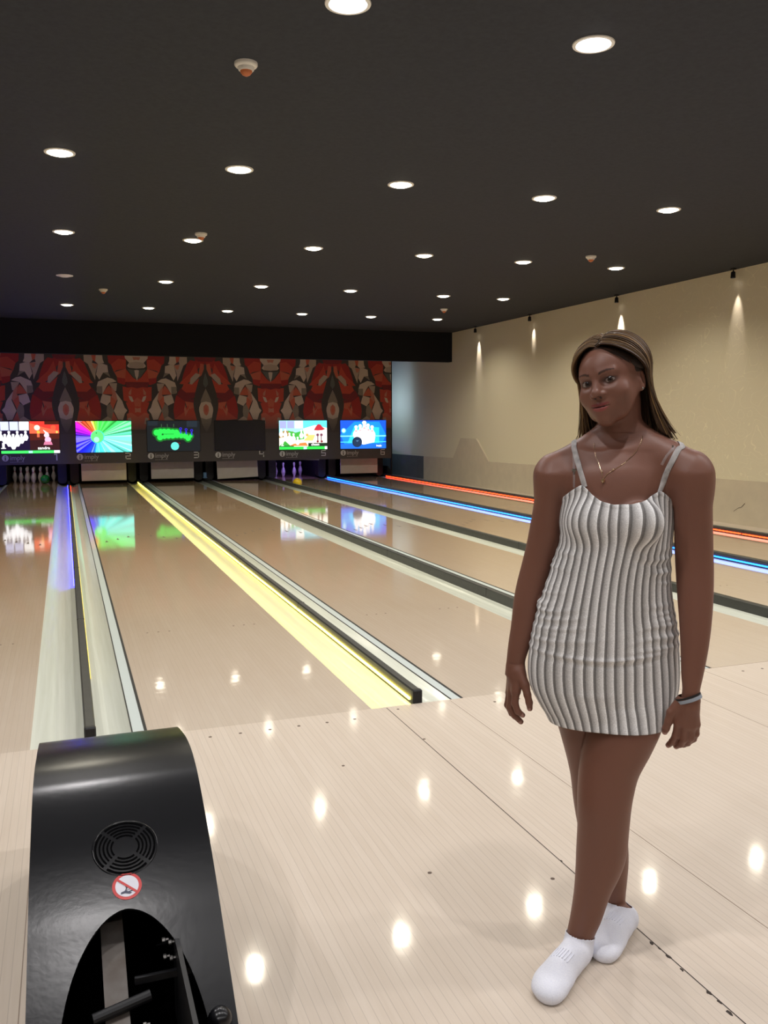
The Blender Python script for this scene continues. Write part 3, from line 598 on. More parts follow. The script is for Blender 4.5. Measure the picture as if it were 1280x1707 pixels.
make_ball((dx(-1)+PITCHX/2+.27, 22.78, .109), (30, 150, 60), 'green bowling ball reaching the pins of lane 1')
make_ball((dx(3)+.125, 19.75, .07), (240, 205, 30), 'yellow bowling ball rolling in the gutter of lane 5')
def lamp(name, typ, loc, energy, col, size=.1, rot=(0, 0, 0), spot=None, parent=None, blend=.5, sy=None):
    L = bpy.data.lights.new(name, typ); L.energy = energy; L.color = col
    if typ == 'AREA':
        L.size = size
        if sy: L.shape = 'RECTANGLE'; L.size_y = sy
    else: L.shadow_soft_size = size
    if spot: L.spot_size = math.radians(spot); L.spot_blend = blend
    o = bpy.data.objects.new(name, L); COL.objects.link(o); o.location = loc; o.rotation_euler = rot
    if parent: o.parent = parent
    return o
# lamps inside the machines behind the masking panel, then one added for the wall
lamp('unseen_light', 'POINT', (dx(-1)+PITCHX/2, 22.3, .95), 6.0, (1, .85, .75), .05)
lamp('unseen_light', 'POINT', (dx(4)-PITCHX/2, 22.3, .95), 22, (.35, .22, 1), .05)
lamp('unseen_light', 'AREA', (7.6, 22.6, 2.0), 10, (.5, .75, 1), .3, (0, math.radians(-80), 0), sy=1.2)  # added unseen lamp that tints the far right wall bluish

# ------------------------------------------------------------------ ceiling: downlights, detectors, wall spots
GX = [.05, 1.455, 2.895, 4.345, 5.76, 7.2]
EMI = {}
def emi_mat(key, c, s):
    if key not in EMI: EMI[key] = mat('lamp_glow_'+key, (0, 0, 0), .5, emit=(255, 255, 255), estr=s); EMI[key].node_tree.nodes['Principled BSDF'].inputs['Emission Color'].default_value = (*c, 1)
    return EMI[key]
rings = MB(); rings.lathe([(.118, 0), (.116, -.006), (.098, -.008), (.092, -.002), (.088, .0)], (0, 0, 0), 32, cap=False)
def downlight(x, y, lab, col, key, on=True, power=LAMP_W):
    root = empty('ceiling_downlight', (x, y, CEIL)); tag(root, lab, 'ceiling light', 'round ceiling downlights')
    global RING, DISC
    if 'RING' not in globals(): RING = rings.build('trim_ring', M['lamptrim'], root, 40)
    else:
        r_ = RING.copy(); COL.objects.link(r_); r_.parent = root
    mb = MB(); mb.lathe([(.092, -.003), (.083, -.012), (.06, -.020), (.03, -.024), (0, -.025)], (0, 0, 0), 28, cap=False); mb.build('diffuser', emi_mat(key, col, 10) if on else M['lamptrim'], root, 60)
    if on:
        lamp('lamp_beam', 'SPOT', (0, 0, -.04), power, col, .05, (0, 0, 0), 150, root, blend=.6)
OR = ['first', 'second', 'third', 'fourth', 'fifth', 'sixth']
rows = {4.45: ('row nearest the camera in view', [1, 2], COOL, 'cool'), 7.53: ('second row from the camera', [0, 1, 2, 3, 4], WARM, 'warm'), 10.55: ('third row from the camera', [0, 1, 2, 3, 4, 5], WARM, 'warm'), 13.7: ('fourth row from the camera', [1, 2, 3, 4, 5], WARM, 'warm'), 16.87: ('farthest row above the lanes', [0, 1, 2, 3, 4, 5], WARM, 'warm')}
for y, (rn, vis, colr, key) in rows.items():
    for i, x in enumerate(GX):
        if y == 13.7 and i == 0: continue
        xx, yy = x, y
        if y == 13.7 and i == 4: xx, yy = 6.0, 13.77
        if y == 13.7 and i == 5: xx, yy = 7.12, 13.77
        xx += (y-7.5)*.009
        if i in vis: lab = 'glowing round downlight, %s from the left in the %s' % (OR[vis.index(i)], rn)
        else: lab = 'round downlight outside the frame beyond the %s, over column %s' % (rn, OR[i])
        downlight(xx, yy, lab, colr, key)
for y in (1.4, -1.7):
    for i, x in enumerate(GX):
        downlight(x, y, 'round downlight over the approach, %s column, %s' % (OR[i], 'just above the camera' if y > 0 else 'behind the camera'), COOL, 'cool', power=LAMP_W*(.72 if y > 0 else .6))
for y in (-1.7, 1.4, 4.45, 7.53, 10.55):
    downlight(-1.4, y, 'round downlight left of the frame, %s' % {-1.7: 'farthest behind the camera', 1.4: 'beside the camera', 4.45: 'over the foul line', 7.53: 'over the near lane', 10.55: 'over the lane middle'}[y], COOL if y < 5 else WARM, 'cool' if y < 5 else 'warm')
downlight(.09, 13.6, 'unlit round downlight in the column at the left', WARM, 'warm', on=False)

dl = ['large orange-tipped smoke detector nearest the camera', 'smoke detector touching a downlight, left of centre', 'small smoke detector at the far left', 'smoke detector between downlights near the right wall', 'small smoke detector at the far right above the last downlight']
det0 = None
for (x, y), lb in zip([(1.086, 5.352), (1.517, 10.147), (.663, 14.775), (6.411, 9.912), (6.752, 15.327)], dl):
    if det0 is None:
        det0 = empty('smoke_detector', (x, y, CEIL))
        mb = MB(); mb.lathe([(.068, 0), (.068, -.014), (.062, -.022), (.050, -.026), (.046, -.040), (.040, -.046)], (0, 0, 0), 28); mb.build('base', M['white'], det0, 40)
        mb = MB(); mb.lathe([(.036, -.045), (.034, -.054), (.024, -.066), (.010, -.074), (0, -.075)], (0, 0, 0), 24, cap=False); mb.build('sensor_cap', M['sensor'], det0, 60)
        c = det0
    else: c = copy_tree(det0); c.location = (x, y, CEIL)
    tag(c, lb, 'smoke detector', 'smoke detectors on the ceiling')

sl = ['small black wall spot farthest away, casting a long streak', 'small black wall spot second from the far end with a short glow', 'small black wall spot directly above the woman', 'small black wall spot at the right edge of the frame']
for (y, pw, tilt), lb in zip([(17.9, 50, 6), (15.55, 24, 14), (12.72, 75, 5), (10.05, 26, 3)], sl):
    x = wallx(y)-.10; root = empty('wall_spot', (x, y, CEIL)); tag(root, lb, 'spotlight', 'small spotlights along the right wall')
    mb = MB(); mb.box(-.03, .03, -.03, .03, -.02, 0, .004); mb.box(-.006, .006, -.006, .006, -.06, -.02); mb.build('mount', M['black'], root)
    mb = MB(); mb.lathe([(.0, -.045), (.022, -.045), (.030, -.055), (.034, -.13), (.031, -.132), (.027, -.120)], (0, 0, 0), 20, cap=False); mb.build('can', M['black'], root, 40)
    mb = MB(); mb.lathe([(.027, -.121), (0, -.121)], (0, 0, 0), 20, cap=False); mb.build('lens', emi_mat('spot', (1, .9, .8), 6), root)
    lamp('lamp_beam', 'SPOT', (0, 0, -.14), pw*1.0, (1, .88, .8), .012, (0, math.radians(-tilt-7), 0), 30, root, blend=.9)

# ------------------------------------------------------------------ ball return hood in the foreground
XL, XR = -.105, .300
PR = [(3.0, .0), (3.0, .16), (2.985, .28), (2.95, .37), (2.87, .445), (2.76, .495), (2.636, .523), (2.53, .540), (2.427, .545), (2.35, .535), (2.29, .519), (2.19, .473), (2.10, .425), (2.0, .362), (1.925, .308), (1.83, .240), (1.745, .178), (1.66, .115), (1.58, .055), (1.51, .0)]
def crs(P, m=6):
    P = [np.array(p, float) for p in P]; out = []
    for i in range(len(P)-1):
        p0 = P[max(i-1, 0)]; p1 = P[i]; p2 = P[i+1]; p3 = P[min(i+2, len(P)-1)]
        for j in range(m):
            t = j/m; out.append(.5*((2*p1)+(-p0+p2)*t+(2*p0-5*p1+4*p2-p3)*t*t+(-p0+3*p1-3*p2+p3)*t**3))
    out.append(P[-1]); return out
CP = crs(PR, 10); CPA = np.array(CP)
def surf(y):  # height and slope on the player side
    m_ = CPA[:, 0] < 2.95; ys = CPA[m_][::-1, 0]; zs = CPA[m_][::-1, 1]
    z = float(np.interp(y, ys, zs)); dz = float(np.interp(y+.01, ys, zs)-np.interp(y-.01, ys, zs))/.02; return z, dz
br = empty('ball_return', (.0975, 2.2, 0)); tag(br, 'black curved ball return hood with a round vent in the left foreground', 'ball return')
binv = Matrix.Translation((-.0975, -2.2, 0))
def bp_(o): o.parent = br; o.matrix_parent_inverse = binv; return o
# arch half widths along the slope
ARC_Y = [1.985, 1.973, 1.952, 1.925, 1.88, 1.83, 1.78, 1.72, 1.64, 1.50]
AL = [.075, .030, .005, -.018, -.036, -.050, -.060, -.066, -.070, -.072]
AR = [.105, .150, .175, .196, .214, .228, .238, .245, .250, .252]
thick = .008
mb = MB()
rows_ = []
for (y, z) in CP: rows_.append((y, z, None))
ysplit = 1.985
top = [(y, z) for y, z in CP if y > ysplit]+[(ysplit, surf(ysplit)[0])]
low = [(ysplit, surf(ysplit)[0])]+[(a, surf(a)[0]) for a in 1.985-np.linspace(.02, 1, 30)**2*.08]+[(y, z) for y, z in CP if y < 1.90]
def flare(y): return XL-.018*max(0, min(1, (2.5-y)/.8))
def sheet(mb, rows, xa, xb):
    """rows: (y,z); xa,xb functions of y -> solid strip with thickness"""
    n = len(rows); vs = []
    for i, (y, z) in enumerate(rows):
        a = rows[max(i-1, 0)]; b = rows[min(i+1, n-1)]; ty, tz = b[0]-a[0], b[1]-a[1]; L = math.hypot(ty, tz); ny, nz = tz/L, -ty/L
        if nz < 0 or (abs(nz) < .2 and ny < 0 and y > 2.5): ny, nz = -ny, -nz
        x0, x1 = xa(y), xb(y)
        vs += [(x0, y, z), (x1, y, z), (x1, y-ny*thick, z-nz*thick), (x0, y-ny*thick, z-nz*thick)]
    fs = []
    for i in range(n-1):
        for j in range(4): fs.append((i*4+j, i*4+(j+1) % 4, i*4+4+(j+1) % 4, i*4+4+j))
    fs += [(0, 1, 2, 3), (4*n-4, 4*n-3, 4*n-2, 4*n-1)]
    mb.add(vs, fs)
_s = lambda y: max(0., min(1., (1.985-y)/.46))
aly = lambda y: .0905-.163*(1-(1-_s(y))**3.2)**.56; ary = lambda y: .0905+.161*(1-(1-_s(y))**3.2)**.56
sheet(mb, top, flare, lambda y: XR)
sheet(mb, low, flare, aly); sheet(mb, low, ary, lambda y: XR)
hood = bp_(mb.build('hood_shell', M['hood'], None, 30))
for nm, xf in (('side_panel', flare), ('side_panel', lambda y: XR-.006)):
    mb = MB(); inn = [(y, max(z-.004, 0)) for y, z in CP]
    pts = inn; n = len(pts); vs = [(xf(y)+.001, y, z) for y, z in pts]+[(xf(y)+.005, y, z) for y, z in pts]
    mb.add(vs, [tuple(range(n)), tuple(range(n, 2*n))]+[(i, (i+1) % n, (i+1) % n+n, i+n) for i in range(n)])
    bp_(mb.build(nm, M['hood'], None, 30))
# inside mechanism
mb = MB(); mb.box(XL+.01, XR-.012, 1.45, 2.5, .0, .012); bp_(mb.build('floor_tray', M['dark']))
mb = MB(); mb.box(XL+.01, XR-.012, 2.30, 2.31, .0, .47); bp_(mb.build('inner_wall', M['dark']))
mb = MB(); mb.extrude([(2.05, .29), (1.5, .02), (1.5, .014), (2.05, .28)], .035, .085, 'x'); mb.extrude([(2.20, .33), (2.05, .29), (2.05, .28), (2.2, .32)], .035, .085, 'x'); bp_(mb.build('guide_strip', M['rust']))
mb = MB(); mb.tube([(.01, 1.84, .20), (.13, 1.86, .215)], .012, 12); bp_(mb.build('cross_bar', M['black']))
mb = MB(); mb.box(-.09, -.0, 1.80, 1.815, .12, .15); mb.box(.10, .25, 1.89, 1.90, .225, .24); mb.box(.11, .13, 1.5, 1.84, .02, .05); mb.box(.19, .20, 1.55, 1.95, .1, .3); bp_(mb.build('bracket', M['black']))
for x, y, z in ((.170, 1.935, .29), (.170, 1.915, .262), (.183, 1.925, .288), (.183, 1.905, .262), (.115, 1.80, .19), (.205, 1.80, .16), (-.04, 1.74, .12), (.03, 1.75, .13), (-.005, 1.82, .17), (.215, 1.74, .08)):
    mb = MB(); mb.lathe([(.0, -.006), (.0055, -.006), (.0055, .0), (.003, .002), (.003, .008), (0, .008)], (x, y, z), 6, 'x'); bp_(mb.build('bolt', M['steel'], None))
mb = MB(); mb.tube([(.18, 1.93, .285), (.15, 1.93, .283)], .002, 6); mb.tube([(.21, 1.72, .12), (.19, 1.60, .05)], .0016, 6); mb.tube([(.06+.03, 1.75, .14), (.10, 1.62, .07)], .003, 6); bp_(mb.build('cable', M['dark']))
mb = MB(); mb.lathe([(.026*math.sin(PI*i/12), -.026*math.cos(PI*i/12)) for i in range(13)], (.262, 1.755, surf(1.755)[0]+.012), 24, cap=False); bp_(mb.build('rubber_knob', M['hood'], None, 80))
# ring vent cut: rings of slots lying on the slope
def onhood(u, v, yc, off):   # u across, v up the slope (metres along the surface)
    z, dz = surf(yc); L = math.sqrt(1+dz*dz); y = yc+v/L; z2, dz2 = surf(y); L2 = math.sqrt(1+dz2*dz2)
    return (u, y-dz2/L2*off, z2+off/L2)
VY = 2.118
mb = MB()
for r1, r2 in ((.030, .034), (.039, .043), (.048, .052), (.057, .061), (.066, .071)):
    for q in range(4):
        a0 = PI/4+q*PI/2+.045*.08/r1+.02; a1 = PI/4+(q+1)*PI/2-.045*.08/r1-.02
        if r1 > .075 and False: pass
        n = 16; vs = []; fs = []
        for i in range(n+1):
            a = a0+(a1-a0)*i/n
            for r in (r1, r2): vs.append(onhood(.100+r*math.cos(a), r*math.sin(a), VY, .0012))
        for i in range(n): fs.append((2*i, 2*i+1, 2*i+3, 2*i+2))
        mb.add(vs, fs)
bp_(mb.build('vent_slots', M['dark']))
mb = MB(); vs = []; fs = []; n = 48
for i in range(n):
    a = 2*PI*i/n
    for r, o_ in ((.0725, .0), (.0745, .0012), (.0765, .0)): vs.append(onhood(.100+r*math.cos(a), r*math.sin(a), VY, o_+.0004))
for i in range(n):
    for j in range(2): fs.append((i*3+j, i*3+j+1, ((i+1) % n)*3+j+1, ((i+1) % n)*3+j))
mb.add(vs, fs); bp_(mb.build('vent_rim', M['hood'], None, 60))
# prohibition sticker: red ring and bar, hand above rollers
SY = 2.030
def sdisc(mb, pts, off, col): mb.col = lin(col); mb.add([onhood(.0970+x*.86, y*.86, SY, off) for x, y in pts], [tuple(range(len(pts)))])
mb = MB(); cir = lambda r, n=36: [(r*math.cos(2*PI*i/n), r*math.sin(2*PI*i/n)) for i in range(n)]
sdisc(mb, cir(.0385), .0010, (200, 40, 38)); sdisc(mb, cir(.0305), .0014, (222, 222, 232))
sdisc(mb, [(-.018, -.022), (.016, -.017), (.018, -.013), (-.002, -.017), (-.002, -.014), (.012, -.010), (.014, -.008), (-.016, -.016)], .0018, (24, 30, 70))
sdisc(mb, [(-.012, -.019), (.006, -.024), (.012, -.021), (-.006, -.012)], .0019, (24, 30, 70))
sdisc(mb, [(-.006, .004), (.0, .004), (.002, -.004), (-.002, -.012), (-.006, -.013), (-.003, -.006)], .0018, (30, 30, 50))
sdisc(mb, [(-.025, .018), (-.021, .023), (.025, -.018), (.021, -.023)], .0023, (200, 40, 38))
st = bp_(mb.build('warning_sticker', attr_mat('sticker_print', .35), None, col=True)); st['label'] = 'round red prohibition sticker with a hand over rollers'

# ------------------------------------------------------------------ the woman
PO = np.array([1.33, 1.95]); EX = np.array([.825, -.565]); EX /= np.linalg.norm(EX); EY = np.array([-EX[1], EX[0]])
_R, _U, _F = [np.array(v) for v in (RT, UP, FW)]
def ray(px, py):
    d = _F*F_PX+_R*(px-640)-_U*(py-853.5); return d/np.linalg.norm(d)
def L3(px, py, ly):
    """point of the woman's own frame: x to her left, y backwards, z up, at depth ly"""
    d = ray(px, py); t = (PO@EY+ly)/(d[:2]@EY); p = d*t; q = p[:2]-PO; return np.array([q@EX, q@EY, p[2]+CAM_H])
def smin(a, b, k):
    h = np.maximum(k-np.abs(a-b), 0)/k; return np.minimum(a, b)-h*h*k*.25
def smax(a, b, k): return -smin(-a, -b, k)
def nrm(v): v = np.asarray(v, float); return v/np.linalg.norm(v)

class Ell:
    def __init__(s, c, r, R=None):
        s.c = np.array(c, float); s.r = np.array(r, float); s.R = R; m = max(r); s.lo = s.c-m; s.hi = s.c+m
    def __call__(s, P):
        q = P-s.c
        if s.R is not None: q = q@s.R
        k0 = np.linalg.norm(q/s.r, axis=-1); k1 = np.linalg.norm(q/(s.r*s.r), axis=-1)+1e-9; return k0*(k0-1)/k1
class Cone:
    def __init__(s, a, b, ra, rb): s.a = np.array(a, float); s.b = np.array(b, float); s.ra, s.rb = ra, rb; m = max(ra, rb); s.lo = np.minimum(s.a, s.b)-m; s.hi = np.maximum(s.a, s.b)+m
    def __call__(s, P):
        ab = s.b-s.a; t = np.clip(((P-s.a)@ab)/(ab@ab), 0, 1); return np.linalg.norm(P-s.a-t[..., None]*ab, axis=-1)-(s.ra+t*(s.rb-s.ra))
def smooth_tab(T, m=8):
    T = np.array(T, float); out = []
    for i in range(len(T)-1):
        p0 = T[max(i-1, 0)]; p1 = T[i]; p2 = T[i+1]; p3 = T[min(i+2, len(T)-1)]
        for j in range(m):
            t = j/m; out.append(.5*((2*p1)+(-p0+p2)*t+(2*p0-5*p1+4*p2-p3)*t*t+(-p0+3*p1-3*p2+p3)*t**3))
    out.append(T[-1]); return np.array(out)
class Loft:
    """stack of ellipses; rows z,cx,cy,a,b,rot"""
    def __init__(s, rows, off=0, capz=None):
        rows = sorted(rows, key=lambda r: r[0]); T = smooth_tab(rows); T = T[np.argsort(T[:, 0])]; s.T = T; s.off = off
        s.z0, s.z1 = T[0, 0], T[-1, 0]; m = T[:, 3:5].max()
        s.lo = np.array([T[:, 1].min()-m, T[:, 2].min()-m, s.z0]); s.hi = np.array([T[:, 1].max()+m, T[:, 2].max()+m, s.z1])
    def sec(s, z): return [np.interp(z, s.T[:, 0], s.T[:, j]) for j in range(1, 6)]
    def __call__(s, P):
        x, y, z = P[..., 0], P[..., 1], P[..., 2]; cx, cy, a, b, ro = s.sec(z); a = a+s.off; b = b+s.off
        c, sn = np.cos(ro), np.sin(ro); u = (x-cx)*c+(y-cy)*sn; v = -(x-cx)*sn+(y-cy)*c
        k0 = np.sqrt((u/a)**2+(v/b)**2); k1 = np.sqrt((u/a**2)**2+(v/b**2)**2)+1e-9; d = k0*(k0-1)/k1
        dz = np.maximum(np.maximum(s.z0-z, z-s.z1), 0); return np.where(dz > 0, np.sqrt(np.maximum(d, 0)**2+dz*dz)+np.minimum(d, 0)*0, np.maximum(d, np.maximum(s.z0-z, z-s.z1)*1.0) if False else d)
def rows_px(tab, rot=0.0, da=0.0):
    """tab rows: py, x left, x right, ly, depth half-size b"""
    out = []
    for py, xl, xr, ly, b in tab:
        A, B = L3(xl, py, ly), L3(xr, py, ly); c = (A+B)/2; w_ = (B[0]-A[0])/2+da; a = w_
        if rot: a = math.sqrt(max(w_**2-(b*math.sin(rot))**2, 1e-5))/math.cos(rot)
        out.append((c[2], c[0], ly, a, b+da, rot))
    return out
TR = math.radians(14)      # torso turned a little to her right
TOR = [(752, 962, 1108, .02, .050), (770, 950, 1122, .015, .068), (790, 944, 1126, .01, .082), (832, 940, 1124, .008, .094), (868, 935, 1123, .005, .098), (900, 936, 1120, .0, .096),
       (950, 921, 1117, -.005, .092), (1000, 905, 1121, -.002, .098), (1050, 892, 1129, .005, .110), (1100, 884, 1133, .010, .116), (1140, 887, 1132, .010, .114)]
torso = Loft(rows_px(TOR, TR, -.004))
skirt = Loft(rows_px(TOR+[(1175, 903, 1124, .005, .105), (1190, 912, 1117, .002, .100), (1230, 930, 1105, -.005, .094)], TR, -.001))
legF = Loft(rows_px([(1110, 998, 1112, .02, .066), (1150, 992, 1112, .008, .074), (1180, 984, 1108, -.006, .079), (1212, 976, 1103, -.022, .080), (1250, 969, 1086, -.034, .074), (1290, 964, 1065, -.046, .066), (1325, 962, 1056, -.055, .062), (1350, 962, 1052, -.056, .060), (1380, 962, 1049, -.050, .058),
                    (1420, 960, 1045, -.040, .058), (1450, 959, 1036, -.038, .054), (1490, 956, 1017, -.038, .046), (1530, 950, 1003, -.042, .038), (1560, 944, 990, -.046, .034), (1590, 938, 982, -.050, .034), (1622, 936, 976, -.052, .032)]))
legR = Loft(rows_px([(1110, 890, 1020, .03, .088), (1150, 897, 1020, .03, .086), (1190, 922, 1022, .035, .082), (1240, 938, 1026, .045, .074), (1290, 950, 1032, .055, .064), (1340, 956, 1038, .07, .057), (1390, 965, 1046, .10, .056),
                    (1430, 975, 1048, .125, .053), (1460, 989, 1046, .14, .046), (1490, 1001, 1043, .150, .038), (1510, 1010, 1042, .156, .033), (1530, 1014, 1045, .160, .033), (1552, 1016, 1047, .160, .030)]))
armR = Loft(rows_px([(790, 898, 950, .01, .050), (820, 892, 946, .012, .052), (850, 888, 941, .014, .050), (900, 879, 936, .018, .046), (935, 871, 925, .02, .043), (970, 862, 914, .018, .042), (1002, 856, 904, .012, .040), (1040, 852, 896, .004, .035), (1075, 847, 884, -.006, .028), (1104, 844, 875, -.012, .023), (1125, 842, 878, -.016, .021)]))
armL = Loft(rows_px([(790, 1122, 1180, .0, .052), (820, 1122, 1187, .0, .056), (860, 1123, 1188, .0, .053), (909, 1124, 1189, .004, .049), (954, 1126, 1190, .0, .046), (1000, 1129, 1189, -.010, .044), (1040, 1132, 1186, -.022, .040), (1080, 1134, 1181, -.035, .035), (1122, 1135, 1173, -.048, .027), (1150, 1137, 1167, -.056, .023), (1168, 1134, 1167, -.058, .020)]))
neck = Loft([(1.30, .035, .035, .078, .055, 0), (1.345, .030, .030, .064, .052, 0), (1.375, .026, .030, .053, .047, 0), (1.40, .024, .031, .0495, .046, 0), (1.43, .024, .031, .048, .045, 0), (1.47, .026, .032, .047, .046, 0), (1.53, .026, .034, .044, .046, 0)])
J = lambda px, py, ly: L3(px, py, ly)
shoul = [Cone(J(1000, 752, .03), J(924, 783, .015), .034, .041), Cone(J(1066, 750, .02), J(1150, 782, .0), .036, .048),
         Cone(J(1006, 722, .035), J(950, 768, .03), .024, .030), Cone(J(1066, 722, .03), J(1118, 762, .02), .024, .034),
         Ell(J(921, 800, .012), (.044, .047, .055)), Ell(J(1153, 803, .0), (.051, .052, .060))]
cr_, sr_ = math.cos(TR), math.sin(TR)
bust = [Ell(J(987, 870, -.070), (.056, .040, .050)), Ell(J(1068, 872, -.082), (.055, .038, .050))]
glute = [Ell(J(965, 1110, .07), (.08, .06, .08)), Ell(J(1055, 1110, .06), (.08, .06, .08))]
fdir = nrm([-.40, -.92, 0]); fside = np.array([-fdir[1], fdir[0], 0])
RF = np.stack([fside, fdir, [0, 0, 1]], 1)
def foot(h, ank, o=0.0):
    h = np.array([h[0], h[1], 0.]); z = np.array([0, 0, 1.])
    return [Ell(h+fdir*.032+z*.031, (.030+o, .034+o, .030+o), RF), Cone(h+fdir*.045+z*.034, h+fdir*.15+z*.027, .033+o, .027+o), Ell(h+fdir*.10+z*.03, (.037+o, .06+o, .029+o), RF), Cone(np.array(ank), h+fdir*.13+z*.038, .033+o, .026+o),
            Ell(h+fdir*.155+z*.024, (.045+o, .055+o, .0235+o), RF), Ell(h+fdir*.190+fside*.004+z*.0175, (.041+o, .038+o, .0165+o), RF), Ell(h+fdir*.208+fside*.014+z*.017, (.023+o, .022+o, .016+o), RF)]
heelF = (-.048, -.050); heelR = (.085, .160)
ankF = J(965, 1582, -.054); ankR = J(1030, 1522, .158)

# head, built in its own frame: X to her left, Y forward, Z up
hr = math.radians(11.5); hy = math.radians(27)
up_ = np.array([-math.sin(hr), 0, math.cos(hr)]); ri_ = np.array([math.cos(hr), 0, math.sin(hr)]); fo_ = np.array([0, -1., 0])
HF = math.cos(hy)*fo_-math.sin(hy)*ri_; HX = math.cos(hy)*ri_+math.sin(hy)*fo_; HZ = up_
HM = np.stack([HX, HF, HZ], 1)       # head -> local
HC = J(1020, 632, .01)
def h2l(p): return np.asarray(p, float)@HM.T+HC
def l2h(P): return (P-HC)@HM
EYEC = [np.array((s_*.0315, .0655, -.004)) for s_ in (-1, 1)]; EYER = .0152
def head_sdf(P):
    Q = l2h(P)
    E = lambda c, r, R=None: Ell(c, r, R)(Q)
    C = lambda a, b, ra, rb: Cone(a, b, ra, rb)(Q)
    d = E((0, -.014, .027), (.0735, .094, .0775))
    d = smin(d, E((0, .020, .008), (.066, .069, .071)), .03)
    d = smin(d, E((0, .030, -.040), (.0535, .058, .056)), .03)
    d = smin(d, E((0, .040, -.078), (.040, .046, .029)), .024)
    for s in (-1, 1): d = smin(d, E((s*.032, .046, -.060), (.020, .024, .022)), .022)
    d = smin(d, E((0, .070, -.101), (.021, .017, .016)), .022)
    for s in (-1, 1):
        d = smin(d, E((s*.040, .058, -.036), (.026, .022, .024)), .02)
        d = smin(d, C((s*.062, -.002, -.025), (s*.034, .045, -.085), .011, .009), .03)
        d = smin(d, C((s*.012, .080, .015), (s*.045, .070, .017), .0085, .007), .012)
        d = smax(d, -E((s*.0315, .089, -.004), (.021, .012, .012)), .014)
    for s in (-1, 1): d = smin(d, np.linalg.norm(Q-np.array((s*.0315, .0655, -.004)), axis=-1)-EYER, .004)
    d = smin(d, C((0, .079, .010), (0, .097, -.028), .007, .0105), .010)
    d = smin(d, E((0, .0995, -.033), (.0115, .0105, .0095)), .008)
    for s in (-1, 1): d = smin(d, E((s*.0135, .0895, -.036), (.0085, .010, .0075)), .006)
    for s in (-1, 1): d = smax(d, -E((s*.0075, .0975, -.0425), (.0042, .005, .004)), .003)
    d = smin(d, E((0, .072, -.066), (.031, .018, .022)), .018)
    for s in (-1, 1):
        d = smin(d, C((s*.0275, .0715, -.0580), (s*.004, .0882, -.0605), .0018, .0042), .006)
        d = smin(d, C((s*.0215, .0755, -.0650), (0, .0868, -.0712), .0028, .0052), .006)
        d = smax(d, -C((s*.0310, .0740, -.0560), (s*.030, .0755, -.059), .0022, .0018), .005)
    d = smax(d, -C((-.021, .084, -.0655), (.021, .084, -.0650), .0009, .0009)-0*d, .0035) if False else d
    d = smax(d, -E((0, .0925, -.0660), (.021, .008, .0010)), .0022)
    d = smax(d, -E((0, .098, -.050), (.004, .006, .007)), .006)
    for s in (-1, 1):
        e = smax(E((s*.0735, -.010, -.016), (.0080, .017, .026)), -E((s*.081, -.006, -.014), (.006, .010, .015)), .004)
        d = smin(d, e, .006); d = smin(d, E((s*.0735, -.002, -.038), (.005, .007, .008)), .006)
    return d
class Head:
    lo = HC-.15; hi = HC+.15
    def __call__(s, P): return head_sdf(P)

